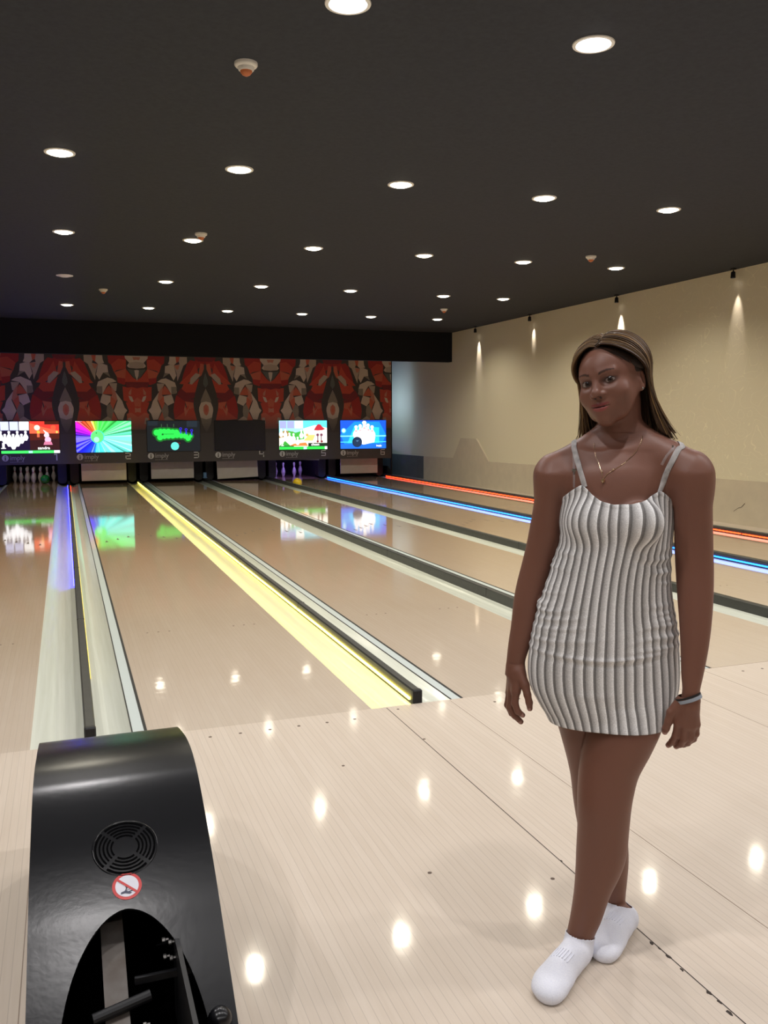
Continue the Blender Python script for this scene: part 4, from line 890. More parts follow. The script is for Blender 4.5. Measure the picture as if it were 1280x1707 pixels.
def upper(P, arms=True):        # torso + neck + head + arms, smooth where they meet high up
    d = torso(P)
    for b in bust: d = smin(d, b(P), .022)
    for g in glute: d = smin(d, g(P), .03)
    d = smin(d, neck(P), .045)
    for s_ in shoul[:4]: d = smin(d, s_(P), .035)
    if not arms: return d
    kz = np.clip((P[..., 2]-1.19)/.09, 0, 1)*.034+.0006
    a = smin(smin(armR(P), shoul[4](P), .03), smin(armL(P), shoul[5](P), .03), .001)
    return smin(d, a, kz)
def legs(P):
    k = np.clip((P[..., 2]-.62)/.2, 0, 1)*.02+.0006; return smin(legF(P), legR(P), k)
def surface_nets(fn, lo, hi, h, blk=1500000):
    lo = np.array(lo); n = np.ceil((np.array(hi)-lo)/h).astype(int)+1
    xs = [lo[i]+np.arange(n[i])*h for i in range(3)]
    F = np.empty(n, np.float32); step = max(1, int(blk/(n[1]*n[2])))
    for i in range(0, n[0], step):
        g = np.stack(np.meshgrid(xs[0][i:i+step], xs[1], xs[2], indexing='ij'), -1).reshape(-1, 3).astype(np.float32); F[i:i+step] = fn(g).reshape(-1, n[1], n[2])
    S = F < 0; c = np.zeros(n-1, int)
    for a in (0, 1):
        for b in (0, 1):
            for e in (0, 1): c += S[a:n[0]-1+a, b:n[1]-1+b, e:n[2]-1+e]
    act = (c > 0) & (c < 8); I = np.argwhere(act); idx = -np.ones(n-1, int); idx[act] = np.arange(len(I))
    acc = np.zeros((len(I), 3)); cnt = np.zeros(len(I))
    cor = [(a, b, e) for a in (0, 1) for b in (0, 1) for e in (0, 1)]
    for A in cor:
        for ax in range(3):
            if A[ax]: continue
            B = list(A); B[ax] = 1; fa = F[tuple((I+A).T)]; fb = F[tuple((I+B).T)]; m = (fa < 0) != (fb < 0)
            t = fa[m]/(fa[m]-fb[m]); p = np.tile(np.array(A, float), (m.sum(), 1)); p[:, ax] = t; acc[m] += p; cnt[m] += 1
    V = lo+(I+acc/cnt[:, None])*h; Q = []
    for ax in range(3):
        o1, o2 = [q for q in range(3) if q != ax]
        sl0 = [slice(1, -1)]*3; sl0[ax] = slice(0, -1); sl1 = list(sl0); sl1[ax] = slice(1, None)
        sl0 = tuple(sl0); sl1 = tuple(sl1); ch = S[sl0] != S[sl1]; E_ = np.argwhere(ch); 
        full = E_+np.array([0 if q == ax else 1 for q in range(3)])
        def cell(d1, d2):
            q = full.copy(); q[:, o1] -= d1; q[:, o2] -= d2; return idx[tuple(q.T)]
        q4 = np.stack([cell(1, 1), cell(0, 1), cell(0, 0), cell(1, 0)], 1); ins = S[sl0][tuple(E_.T)]
        flip = ins if ax != 1 else ~ins
        q4[~flip] = q4[~flip][:, ::-1]; Q.append(q4)
    Q = np.concatenate(Q); Q = Q[(Q >= 0).all(1)]
    return V, Q
def cut(V, Q, keep):
    k = keep(V[Q].mean(1)); Q = Q[k]; u, inv = np.unique(Q, return_inverse=True); return V[u], inv.reshape(Q.shape)

woman = empty('person', (PO[0], PO[1], 0), math.atan2(EX[1], EX[0]))
tag(woman, 'woman in a grey striped strappy mini dress and white ankle socks, standing on the approach', 'person')

# hands: chains of joints, thumb from the side of the palm
def chain(pts, rs): return [Cone(pts[i], pts[i+1], rs[i], rs[i+1]) for i in range(len(pts)-1)]
wR, wL = J(860, 1112, -.014), J(1152, 1160, -.058)
hR = {'palm': [Cone(J(859, 1112, -.016), J(859, 1128, -.018), .021, .021), Cone(J(862, 1122, -.026), J(860, 1152, -.036), .016, .0135), Cone(J(857, 1122, -.014), J(854, 1155, -.018), .017, .0135), Cone(J(855, 1122, -.002), J(850, 1154, .002), .016, .0125), Cone(J(856, 1120, .008), J(850, 1149, .020), .014, .0115), Cone(J(865, 1120, -.028), J(875, 1142, -.042), .015, .0125)],
      'f': [chain([J(860, 1152, -.036), J(858, 1172, -.040), J(863, 1186, -.042), J(871, 1192, -.040)], [.0115, .0095, .0085, .0072]),
            chain([J(853, 1155, -.018), J(850, 1179, -.020), J(858, 1193, -.022), J(868, 1203, -.020)], [.0115, .0098, .0088, .0074]),
            chain([J(850, 1153, .002), J(846, 1175, .002), J(853, 1189, .0), J(863, 1197, .002)], [.011, .0092, .0083, .007]),
            chain([J(850, 1149, .020), J(848, 1167, .022), J(854, 1178, .020), J(861, 1185, .020)], [.0098, .008, .0073, .0062]),
            chain([J(875, 1142, -.042), J(879, 1158, -.050), J(882, 1171, -.052), J(883, 1181, -.050)], [.0115, .0098, .0092, .0075])]}
hL = {'palm': [Cone(J(1151, 1158, -.058), J(1149, 1176, -.060), .021, .023), Cone(J(1144, 1176, -.062), J(1131, 1204, -.062), .017, .0135), Cone(J(1148, 1176, -.064), J(1142, 1209, -.067), .018, .0135), Cone(J(1152, 1176, -.062), J(1152, 1210, -.064), .017, .013), Cone(J(1154, 1176, -.058), J(1160, 1207, -.056), .015, .0115), Cone(J(1137, 1168, -.060), J(1119, 1188, -.064), .016, .0125)],
      'f': [chain([J(1131, 1204, -.062), J(1127, 1225, -.060), J(1121, 1236, -.048), J(1114, 1242, -.038)], [.0115, .0098, .0088, .0074]),
            chain([J(1142, 1209, -.067), J(1140, 1231, -.064), J(1134, 1240, -.050), J(1127, 1244, -.038)], [.0118, .0100, .0090, .0076]),
            chain([J(1152, 1210, -.064), J(1151, 1230, -.060), J(1146, 1238, -.046), J(1139, 1242, -.034)], [.0112, .0094, .0085, .0072]),
            chain([J(1160, 1207, -.056), J(1160, 1223, -.052), J(1156, 1232, -.040), J(1150, 1237, -.030)], [.0098, .0082, .0075, .0064]),
            chain([J(1119, 1188, -.064), J(1114, 1203, -.066), J(1110, 1214, -.064), J(1108, 1220, -.060)], [.0118, .0100, .0092, .0076])]}
def hand_fn(H, arm):
    def fn(P):
        d = arm(P)
        for c in H['palm']: d = smin(d, c(P), .010)
        for fch in H['f']:
            e = None
            for c in fch: e = c(P) if e is None else smin(e, c(P), .004)
            d = smin(d, e, .0035)
        return d
    return fn
ZR, ZL = J(860, 1104, 0)[2], J(1152, 1152, 0)[2]
parts = []
Vh, Qh = surface_nets(lambda P: smin(smin(head_sdf(P), neck(P), .012), upper(P, False), .012), HC-np.array([.13, .14, .225]), HC+np.array([.13, .14, .14]), .0019)
ZN = 1.425
Vh, Qh = cut(Vh, Qh, lambda c: c[:, 2] > ZN-.0035); parts.append((Vh, Qh, 'head'))
def bodyfn(P):
    d = upper(P); k = np.clip((P[..., 2]-.60)/.15, 0, 1)*.03+.0008; d = smin(d, legs(P), k)
    for A in (foot(heelF, ankF), foot(heelR, ankR)):
        for p in A: d = smin(d, p(P), .010) if False else smin(d, p(P), .0080)
    return d
def bodyfn2(P):
    d = np.full(len(P), 9., np.float32); z = P[:, 2]
    m = z > .58; d[m] = upper(P[m]); m = z < 1.0; e = legs(P[m]); k = np.clip((P[m, 2]-.60)/.15, 0, 1)*.03+.0008; d[m] = smin(d[m], e, k)
    m = z < .16
    for A in (foot(heelF, ankF), foot(heelR, ankR)):
        e = None
        for p in A: e = p(P[m]) if e is None else smin(e, p(P[m]), .016)
        d[m] = smin(d[m], e, .012)
    m = z > 1.40
    if m.any(): d[m] = smin(d[m], head_sdf(P[m]), .012)
    return d
Vb, Qb = surface_nets(bodyfn2, (-.30, -.34, -.01), (.32, .26, 1.445), .0038)
def keepb(c):
    k = c[:, 2] < ZN
    k &= ~((c[:, 2] < ZR+.001) & (c[:, 0] < -.19) & (c[:, 2] > .6)); k &= ~((c[:, 2] < ZL+.001) & (c[:, 0] > .188) & (c[:, 2] > .6)); return k
Vb, Qb = cut(Vb, Qb, keepb); parts.append((Vb, Qb, 'body'))
for H, arm, w_, zc, nm in ((hR, armR, wR, ZR, 'handR'), (hL, armL, wL, ZL, 'handL')):
    c = w_+np.array([0, -.01, -.07]); v, q = surface_nets(hand_fn(H, arm), c-np.array([.075, .085, .09]), c+np.array([.075, .085, .10]), .0016)
    v, q = cut(v, q, lambda cc: cc[:, 2] < zc+.004); parts.append((v, q, nm))

SKIN = np.array(lin((121, 81, 66))[:3]); 
def blend(c, m, col, a=1.0):
    m = np.clip(m, 0, 1)[:, None]*a; return c*(1-m)+np.array(lin(col)[:3])*m
allV, allQ, allC, off = [], [], [], 0
for V, Q, nm in parts:
    C = np.tile(SKIN, (len(V), 1))
    if nm == 'head':
        q = l2h(V); X, Y, Z = q.T; ax = np.abs(X)
        g = lambda v, w: np.clip(1-np.abs(v)/w, 0, 1)
        # brows
        bz = .0155+.006*np.sin(np.clip((ax-.012)/.036, 0, 1)*2.2)
        C = blend(C, (np.abs(Z-bz) < .0029*(1-.5*np.clip((ax-.03)/.02, 0, 1)))*(ax > .013)*(ax < .050)*(Y > .04)*1.0, (40, 26, 22), .8)
        # lips
        up = (np.abs(Z+.0608-ax*ax*4) < .0052*(1-(ax/.0270)**2))*(Y > .06)*(ax < .0270); lo_ = (np.abs(Z+.0712-ax*ax*4) < .0066*(1-(ax/.0235)**2))*(Y > .06)*(ax < .0235)
        C = blend(C, up*1., (118, 52, 50)); C = blend(C, lo_*1., (140, 72, 68))
        C = blend(C, (np.abs(Z+.0660-ax*ax*4) < .0011)*(ax < .026)*(Y > .06)*1., (70, 30, 30), .9)
        # liner around the eyes
        for s in (-1, 1):
            ex = (X-s*.0325)/.0210; ez = (Z+.0035-abs(X-s*.0315)*.06)/.0098; C = blend(C, np.clip(1.35-(ex**2+ez**2), 0, 1)*(Y > .05), (50, 32, 28), .85)
        C = blend(C, ((ax-.0075)**2+(Z+.0425)**2 < .0035**2)*(Y > .085)*1., (40, 22, 20), .9)
        # scalp under the hair
        C = blend(C, ((Z > .078) | (Y < -.02))*(Z > -.02)*1., (52, 38, 30), .9)
    if nm in ('handR', 'handL'):
        H = hR if nm == 'handR' else hL
        for fch in H['f']:
            t = fch[-1].b; m = (np.linalg.norm(V-t, axis=1) < .0085)
            outer = ((V-t)@nrm([-.6, -.6, 0] if nm == 'handR' else [.2, -.9, -.3]) > .002); C = blend(C, (m & outer)*1., (190, 150, 140), .55)
    allV.append(V); allQ.append(Q+off); allC.append(C); off += len(V)
V = np.concatenate(allV); Q = np.concatenate(allQ); C = np.concatenate(allC)
# eyes: almond patches lying on the eyeball bulges, with iris, pupil and lash line
ev, ef, ec = [], [], []
def eyepatch(s):
    nu, nv = 29, 15; base = len(ev)
    c = np.array((s*.0315, .0655, -.004))
    for i in range(nu):
        for j in range(nv):
            u = -1+2*i/(nu-1); v = -1+2*j/(nv-1); hgt = .0078*max(0, 1-u*u)**.62
            X = c[0]+u*.0162; Z = c[2]+.0006+v*hgt*(1.0 if v > 0 else .78)+s*u*.0014
            Y = c[1]+math.sqrt(max((EYER+.0011)**2-(X-c[0])**2-(Z-c[2])**2, 1e-8))
            ev.append(h2l((X, Y, Z)))
            ir = math.hypot(X-c[0]-.0035, Z-c[2]-.0007)
            col = (124, 112, 106)
            if ir < .0068: col = (44, 26, 19)
            if ir < .0030: col = (8, 6, 6)
            if v > .66: col = (18, 12, 12)
            if v < -.88: col = (80, 48, 42)
            ec.append(lin(col)[:3])
    for i in range(nu-1):
        for j in range(nv-1): a = base+i*nv+j; ef.append((a, a+nv, a+nv+1, a+1))
eyepatch(-1); eyepatch(1)
nV = len(V); V = np.concatenate([V, np.array(ev)]); C = np.concatenate([C, np.array(ec)]); nQ = len(Q); Q = np.concatenate([Q, np.array(ef)+nV])
def np_mesh(name, V, Q, mats, C=None, mi=None, parent=None):
    me = bpy.data.meshes.new(name); n = len(Q); k = Q.shape[1]
    me.vertices.add(len(V)); me.vertices.foreach_set('co', V.astype(np.float32).ravel()); me.loops.add(n*k); me.loops.foreach_set('vertex_index', Q.astype(np.int32).ravel())
    me.polygons.add(n); me.polygons.foreach_set('loop_start', np.arange(n, dtype=np.int32)*k); me.polygons.foreach_set('loop_total', np.full(n, k, np.int32))
    for m in mats: me.materials.append(m)
    if mi is not None: me.polygons.foreach_set('material_index', mi.astype(np.int32))
    me.update(calc_edges=True); me.validate()
    if C is not None:
        ca = me.color_attributes.new('Col', 'FLOAT_COLOR', 'POINT'); ca.data.foreach_set('color', np.concatenate([C, np.ones((len(C), 1))], 1).astype(np.float32).ravel())
    me.polygons.foreach_set('use_smooth', np.ones(n, bool))
    o = bpy.data.objects.new(name, me); COL.objects.link(o)
    if parent: o.parent = parent
    return o
skin = attr_mat('skin', .46, spec=.42); n_, l_, b_ = nodes(skin)
b_.inputs['Subsurface Weight'].default_value = .12; b_.inputs['Subsurface Radius'].default_value = (.02, .008, .004); b_.inputs['Subsurface Scale'].default_value = .4
tc = n_.new('ShaderNodeTexCoord'); nz = n_.new('ShaderNodeTexNoise'); nz.inputs['Scale'].default_value = 260; nz.inputs['Detail'].default_value = 3; bb = n_.new('ShaderNodeBump'); bb.inputs['Strength'].default_value = .12; bb.inputs['Distance'].default_value = .001
l_.new(tc.outputs['Object'], nz.inputs['Vector']); l_.new(nz.outputs[0], bb.inputs['Height']); l_.new(bb.outputs[0], b_.inputs['Normal'])
eyem = attr_mat('eye', .25, spec=.5, coat=.15)
mi = np.zeros(len(Q)); mi[nQ:] = 1
body = np_mesh('body', V, Q, [skin, eyem], C, mi, woman)

# surface helpers for things worn on the body
def hit(px, py, fn, t0=1.9, t1=3.0, off=0.0):
    d = ray(px, py); dl = np.array([d[:2]@EX, d[:2]@EY, d[2]]); o = np.array([-(PO@EX), -(PO@EY), CAM_H])
    ts = np.arange(t0, t1, .002); v = fn(o+ts[:, None]*dl); i = np.argmax(v < off)
    a, b = ts[i-1], ts[i]
    for _ in range(14):
        m = (a+b)/2
        if fn((o+m*dl)[None])[0] < off: b = m
        else: a = m
    return o+b*dl
torso_b = lambda P: smin(smin(smin(torso(P), bust[0](P), .022), bust[1](P), .022), smin(glute[0](P), glute[1](P), .03), .03)
bodyU = lambda P: upper(P)
# ---- dress: radial sheet over the torso
def dress_fn(P):
    d = smin(skirt(P), legs(P), .03)
    for b in bust: d = smin(d, b(P), .03)
    for g in glute: d = smin(d, g(P), .04)
    return d
neckpx = [(948, 824), (960, 815), (972, 808), (980, 814), (988, 823), (1003, 835), (1023, 841), (1050, 840), (1074, 832), (1090, 822), (1098, 818), (1106, 824), (1114, 832)]
cxy = lambda z: skirt.sec(z)[:2]
pts_ = []
for p in neckpx:
    P = hit(p[0], p[1], dress_fn); cx, cy = cxy(P[2]); pts_.append((math.atan2(P[0]-cx, -(P[1]-cy)), P[2]))
pts_.sort(); th = np.array([p[0] for p in pts_]); tz = np.array([p[1] for p in pts_])
th = np.concatenate([[-PI], [th[0]-.9], [th[0]-.35], th, [th[-1]+.3], [th[-1]+.9], [PI]]); tz = np.concatenate([[1.20], [1.205], [1.24], tz, [1.238], [1.205], [1.20]])
NU, NVv = 432, 230; ZH = .655
us = np.linspace(-PI, PI, NU, endpoint=False); ztop = np.interp(us, th, tz)
for _ in range(5): ztop = (np.roll(ztop, 1)+ztop*2+np.roll(ztop, -1))/4
vv = np.linspace(0, 1, NVv)
U_, V_ = np.meshgrid(us, vv, indexing='ij'); Z_ = ZH+(ztop[:, None]-ZH)*V_
CX, CY = [np.interp(Z_.ravel(), skirt.T[:, 0], skirt.T[:, j]).reshape(Z_.shape) for j in (1, 2)]
DXr, DYr = np.sin(U_), -np.cos(U_)
lo_ = np.full(Z_.shape, .03); hi_ = np.full(Z_.shape, .34)
for _ in range(18):
    m = (lo_+hi_)/2; P = np.stack([CX+DXr*m, CY+DYr*m, Z_], -1).reshape(-1, 3); f_ = (dress_fn(P) < .0045).reshape(Z_.shape); lo_ = np.where(f_, m, lo_); hi_ = np.where(f_, hi_, m)
R_ = hi_
# folds and gathers of the stretchy knit
gs = lambda a, w: np.exp(-(a/w)**2)
rng = np.random.RandomState(5)
side = np.abs(np.sin(U_))**3
for zc, am, sl, wd, u0_, uw in ((.845, .0045, .010, .0055, 0, 1.1), (.83, -.003, .010, .007, 0, 1.0), (.905, .0022, -.02, .008, -1.2, .7), (1.10, .003, .03, .006, 1.2, .6), (1.085, -.003, .03, .007, 1.2, .6), (1.115, .003, -.02, .007, -1.3, .6), (1.075, .003, -.02, .006, -1.35, .55), (.96, .0035, .03, .007, -1.3, .6), (.94, .003, .02, .006, -1.25, .7), (.915, .003, .015, .006, -1.3, .8), (.885, .003, .01, .007, -1.2, .9),
                              (.93, .0025, -.03, .006, 1.3, .6), (.90, .003, -.02, .006, 1.35, .6), (.87, .0025, -.01, .006, 1.3, .7), (.98, .002, -.02, .007, 1.3, .5), (.75, .0015, .01, .01, -.3, .5), (.72, -.0012, .02, .01, .4, .5)):
    zz_ = zc+sl*(1-np.cos(U_-u0_))*2; R_ = R_+am*.95*gs(Z_-zz_, wd)*gs(((U_-u0_+PI) % (2*PI))-PI, uw)
for q in range(26):
    zc = rng.uniform(.86, 1.15); s_ = rng.choice([-1, 1]); R_ = R_+rng.uniform(.001, .003)*gs(Z_-zc-rng.uniform(-.02, .02)*(U_-s_*1.4), rng.uniform(.004, .007))*gs(((U_-s_*1.45+PI) % (2*PI))-PI, rng.uniform(.2, .5))
R_ += .0012*np.clip((Z_-ZH-.0)/.004, 0, 1)*0
R_ += np.where(np.abs(V_-.995) < .012, .0012, 0)
PX = CX+DXr*R_; PY = CY+DYr*R_
DV = np.stack([PX, PY, Z_], -1).reshape(-1, 3)
ii, jj = np.meshgrid(np.arange(NU), np.arange(NVv-1), indexing='ij'); i2 = (ii+1) % NU
DQ = np.stack([ii*NVv+jj, i2*NVv+jj, i2*NVv+jj+1, ii*NVv+jj+1], -1).reshape(-1, 4)
dm = mat('ribbed_jersey', (190, 186, 184), .9, spec=.15); n_, l_, b_ = nodes(dm)
vc = n_.new('ShaderNodeVertexColor'); vc.layer_name = 'Col'; sp = n_.new('ShaderNodeSeparateColor'); l_.new(vc.outputs[0], sp.inputs[0])
m1 = n_.new('ShaderNodeMath'); m1.operation = 'MULTIPLY'; m1.inputs[1].default_value = 41; l_.new(sp.outputs[0], m1.inputs[0])
m2 = n_.new('ShaderNodeMath'); m2.operation = 'FRACT'; l_.new(m1.outputs[0], m2.inputs[0])
cr = n_.new('ShaderNodeValToRGB'); cr.color_ramp.interpolation = 'LINEAR'
for e_, (p, c) in zip([cr.color_ramp.elements[0], cr.color_ramp.elements[1], cr.color_ramp.elements.new(.30), cr.color_ramp.elements.new(.34)], [(0.0, (138, 136, 135)), (.05, (114, 112, 111)), (.22, (114, 112, 111)), (.30, (163, 161, 160))]): e_.position = p; e_.color = lin(c)
l_.new(m2.outputs[0], cr.inputs[0])
tc = n_.new('ShaderNodeTexCoord'); nz = n_.new('ShaderNodeTexNoise'); nz.inputs['Scale'].default_value = 350; nz.inputs['Detail'].default_value = 2; l_.new(tc.outputs['Object'], nz.inputs['Vector'])
nz2 = n_.new('ShaderNodeTexNoise'); nz2.inputs['Scale'].default_value = 40; l_.new(tc.outputs['Object'], nz2.inputs['Vector'])
mr = n_.new('ShaderNodeMapRange'); mr.inputs[1].default_value = .3; mr.inputs[2].default_value = .7; mr.inputs[3].default_value = .82; mr.inputs[4].default_value = 1.12; l_.new(nz.outputs[0], mr.inputs[0])
mx = n_.new('ShaderNodeVectorMath'); mx.operation = 'SCALE'; l_.new(cr.outputs[0], mx.inputs[0]); l_.new(mr.outputs[0], mx.inputs['Scale']); l_.new(mx.outputs[0], b_.inputs['Base Color'])
bm_ = n_.new('ShaderNodeBump'); bm_.inputs['Strength'].default_value = .18; bm_.inputs['Distance'].default_value = .002; ad = n_.new('ShaderNodeMath'); ad.operation = 'ADD'; l_.new(cr.outputs[0], ad.inputs[0]); l_.new(nz.outputs[0], ad.inputs[1]); l_.new(ad.outputs[0], bm_.inputs['Height']); l_.new(bm_.outputs[0], b_.inputs['Normal'])
b_.inputs['Sheen Weight'].default_value = .25
arc = np.cumsum(np.hypot(np.diff(PX[:, 60], append=PX[0, 60]), np.diff(PY[:, 60], append=PY[0, 60]))); arc = np.concatenate([[0], arc[:-1]])/arc[-1]
# corner colours so that the seam at the back does not smear
DC = np.zeros((NU, NVv, 3)); DC[..., 0] = arc[:, None]
# duplicate the first column for the seam
DV = np.concatenate([DV, DV[:NVv]]); DC = np.concatenate([DC.reshape(-1, 3), np.tile([1., 0, 0], (NVv, 1))])
DQ[(DQ < NVv) & (ii.reshape(-1) == NU-1)[:, None]] += NU*NVv
dress = np_mesh('dress', DV, DQ, [dm], DC, None, woman)
so = dress.modifiers.new('thickness', 'SOLIDIFY'); so.thickness = .0022; so.offset = -1
# straps: bands lying on the skin
def ribbon(name, pts, wid, mt, off=.002, thick_=.0015, up=None):
    pts = [np.array(p) for p in pts]; T = smooth_tab(pts, 6); mb = MB(); vs = []; e = .002
    for i in range(len(T)):
        p = T[i]; t = nrm(T[min(i+1, len(T)-1)]-T[max(i-1, 0)])
        g_ = np.array([bodyU((p+e*np.eye(3)[a])[None])[0]-bodyU((p-e*np.eye(3)[a])[None])[0] for a in range(3)]); nn = nrm(g_); nn = nrm(nn-t*(nn@t)); s_ = np.cross(t, nn)
        p = p-nn*(bodyU(p[None])[0]-off) if abs(bodyU(p[None])[0]) < .02 else p
        for a, b in ((-1, 0), (-.6, 1), (.6, 1), (1, 0)): vs.append(p+s_*a*wid/2+nn*b*thick_)
    n = len(T); fs = []
    for i in range(n-1):
        for j in range(4): fs.append((i*4+j, i*4+(j+1) % 4, i*4+4+(j+1) % 4, i*4+4+j))
    fs += [(0, 1, 2, 3), (4*n-4, 4*n-3, 4*n-2, 4*n-1)]
    mb.add(vs, fs); o = mb.build(name, mt, None, 60); o.parent = woman; return o
strapm = noise_mat('strap_jersey', (190, 186, 184), (150, 147, 146), 60, .9)
H = lambda px, py: hit(px, py, bodyU)
def over_back(p0, xo):   # continue a strap over the shoulder and down the back
    out = []
    for dz_, dy_ in ((.006, .02), (.004, .045), (-.02, .075), (-.06, .10), (-.11, .115), (-.15, .118)): out.append(np.array([p0[0]+xo*(dy_*2), p0[1]+dy_, p0[2]+dz_]))
    return out
for pxs, xo in (([(975, 812), (971, 797), (966, 780), (961, 763), (957, 747)], .05), ([(1098, 822), (1105, 804), (1113, 784), (1122, 766), (1131, 749), (1137, 745)], -.08)):
    P_ = [H(*q) for q in pxs]; ribbon('dress_strap', P_+over_back(P_[-1], xo), .014, strapm, .002, .0016)
clear = mat('clear_bra_strap', (200, 190, 190), .15); clear.node_tree.nodes['Principled BSDF'].inputs['Alpha'].default_value = .18
ribbon('bra_strap', [H(*q) for q in ((957, 813), (957, 795), (957, 776), (956, 758))], .007, clear, .001, .001)['label'] = 'clear bra strap'
ribbon('bra_strap', [H(*q) for q in ((1103, 775), (1110, 762), (1120, 750), (1124, 744))], .007, clear, .001, .001)['label'] = 'clear bra strap'
mb = MB()
for q in ((957, 784),): p = H(*q); mb.box(p[0]-.006, p[0]+.006, p[1]-.004, p[1]-.001, p[2]-.004, p[2]+.004, .001)
for q in ((957, 788), (1121, 744)): p = H(*q); mb.box(p[0]-.002, p[0]+.002, p[1]-.005, p[1]-.002, p[2]-.003, p[2]+.003)
silver = mat('silver', (220, 220, 220), .2, metal=1); o = mb.build('strap_buckle', silver, woman)
gold = mat('gold', (240, 214, 176), .25, metal=1)
def surf_tube(name, pxs, r, mt, fn=bodyU, off=.0015):
    P_ = [hit(*q, fn, off=off) for q in pxs]; T = smooth_tab(P_, 5); mb = MB(); mb.tube(T, r, 6); return mb.build(name, mt, woman, 60)
headneck = lambda P: smin(upper(P), head_sdf(P), .01)
surf_tube('necklace', [(1071, 727), (1068, 738), (1060, 752), (1048, 765), (1036, 775), (1023, 783), (1012, 790), (1006, 796), (1002, 785), (998, 773), (993, 760), (991, 747), (990, 738)], .0007, gold)
mb = MB()
p = hit(1005, 798, bodyU); mb.lathe([(.0, .004), (.005, .001), (.0055, -.003), (.003, -.008), (0, -.009)], (p[0], p[1]-.004, p[2]-.002), 5, cap=False)
o = mb.build('pendant', gold, woman)
for q in ((1022, 783), (1003, 786)):
    mb = MB(); p = hit(*q, bodyU); mb.lathe([(0, .004), (.0032, 0), (0, -.004)], (p[0], p[1]-.002, p[2]), 8, cap=False); mb.build('necklace_bead', gold, woman)
ep = h2l((.079, .002, -.040)); mb = MB(); mb.lathe([(0, .0035), (.0033, .001), (.0033, -.002), (0, -.0035)], tuple(ep), 12, cap=False); mb.build('earring', silver, woman)
# bracelets: two bands round the left wrist
def band(name, c, axis, r1, r2, w_, t_, mt):
    axis = nrm(axis); a = nrm(np.cross(axis, [0, 1, 0])); b = np.cross(axis, a); vs = []; fs = []; n = 40
    for i in range(n):
        q = 2*PI*i/n
        for (dr, dh) in ((0, -w_/2), (t_, -w_/2), (t_, w_/2), (0, w_/2)): vs.append(c+a*math.cos(q)*(r1+dr)+b*math.sin(q)*(r2+dr)+axis*dh)
    for i in range(n):
        for j in range(4): fs.append((i*4+j, i*4+(j+1) % 4, ((i+1) % n)*4+(j+1) % 4, ((i+1) % n)*4+j))
    mb = MB(); mb.add(vs, fs); return mb.build(name, mt, woman, 40)
bc = J(1148, 1165, -.058); bax = nrm([-.36, .10, .93])
band('bracelet', bc, bax, .0310, .0265, .0085, .0022, mat('bracelet_grey', (150, 158, 168), .6))['label'] = 'grey-blue wristband'
band('bracelet', bc+bax*.0078, bax, .0300, .0258, .0040, .0028, M['blackstrip'])['label'] = 'thin black hair tie'
# socks
for hl_, ak, leg, ztop_, tp in ((heelF, ankF, legF, (943, 1557, 987, 1579), 0), (heelR, ankR, legR, (1011, 1508, 1043, 1511), 1)):
    prim = foot(hl_, ak); lo_l = leg
    def sf(P, prim=prim, leg=leg):
        d = leg(P); e = None
        for p in prim: e = p(P) if e is None else smin(e, p(P), .016)
        return np.maximum(smin(d, e, .012)-.004, .001-P[..., 2])
    zt = ak[2]+.012; c = np.array([hl_[0], hl_[1], 0])+fdir*.11
    zt = L3((ztop_[0]+ztop_[2])/2, (ztop_[1]+ztop_[3])/2, ak[1]-.04)[2]
    v, q = surface_nets(sf, (c[0]-.14, c[1]-.16, -.004), (c[0]+.14, c[1]+.16, zt+.02), .0024)
    rise = lambda cc: cc[:, 2] < zt+.25*(ak[1]-.035-cc[:, 1])-.12*(cc[:, 0]-ak[0])
    v, q = cut(v, q, rise)
    smat = bpy.data.materials.get('sock_cotton')
    if not smat:
        smat = noise_mat('sock_cotton', (226, 228, 240), (236, 238, 246), 300, .9, bump=.3, spec=.15)
    sk = np_mesh('sock', v, q, [smat], None, None, woman); m_ = sk.modifiers.new('t', 'SOLIDIFY'); m_.thickness = .002; m_.offset = -1
    # ribs over the instep and the tiny tag at the cuff
    mb = MB()
    for r_ in range(-3, 4):
        T = []
        for k_ in range(6):
            p = np.array([hl_[0], hl_[1], 0])+fdir*(.088+k_*.008)+fside*r_*.0075; zz = np.arange(.02, .12, .001); f_ = sf(np.stack([np.full_like(zz, p[0]), np.full_like(zz, p[1]), zz], -1)); z_ = zz[np.where(f_ < 0)[0][-1]] if (f_ < 0).any() else .05; T.append((p[0], p[1], z_+.0016))
        mb.tube(T, .0013, 6)
    rb = mb.build('sock_ribbing', smat, None, 60); rb.parent = woman
tg = MB(); p = hit(973, 1578, lambda P: legF(P)-.004, off=.001); tg.box(p[0]-.006, p[0]+.006, p[1]-.002, p[1]+.001, p[2]-.002, p[2]+.003); 
tg.build('sock_tag', M['dark'], woman)
tg = MB(); p = hit(1039, 1517, lambda P: legR(P)-.004, off=.001); tg.box(p[0]-.002, p[0]+.002, p[1]-.003, p[1]+.001, p[2]-.003, p[2]+.003); tg.build('sock_tag', M['dark'], woman)

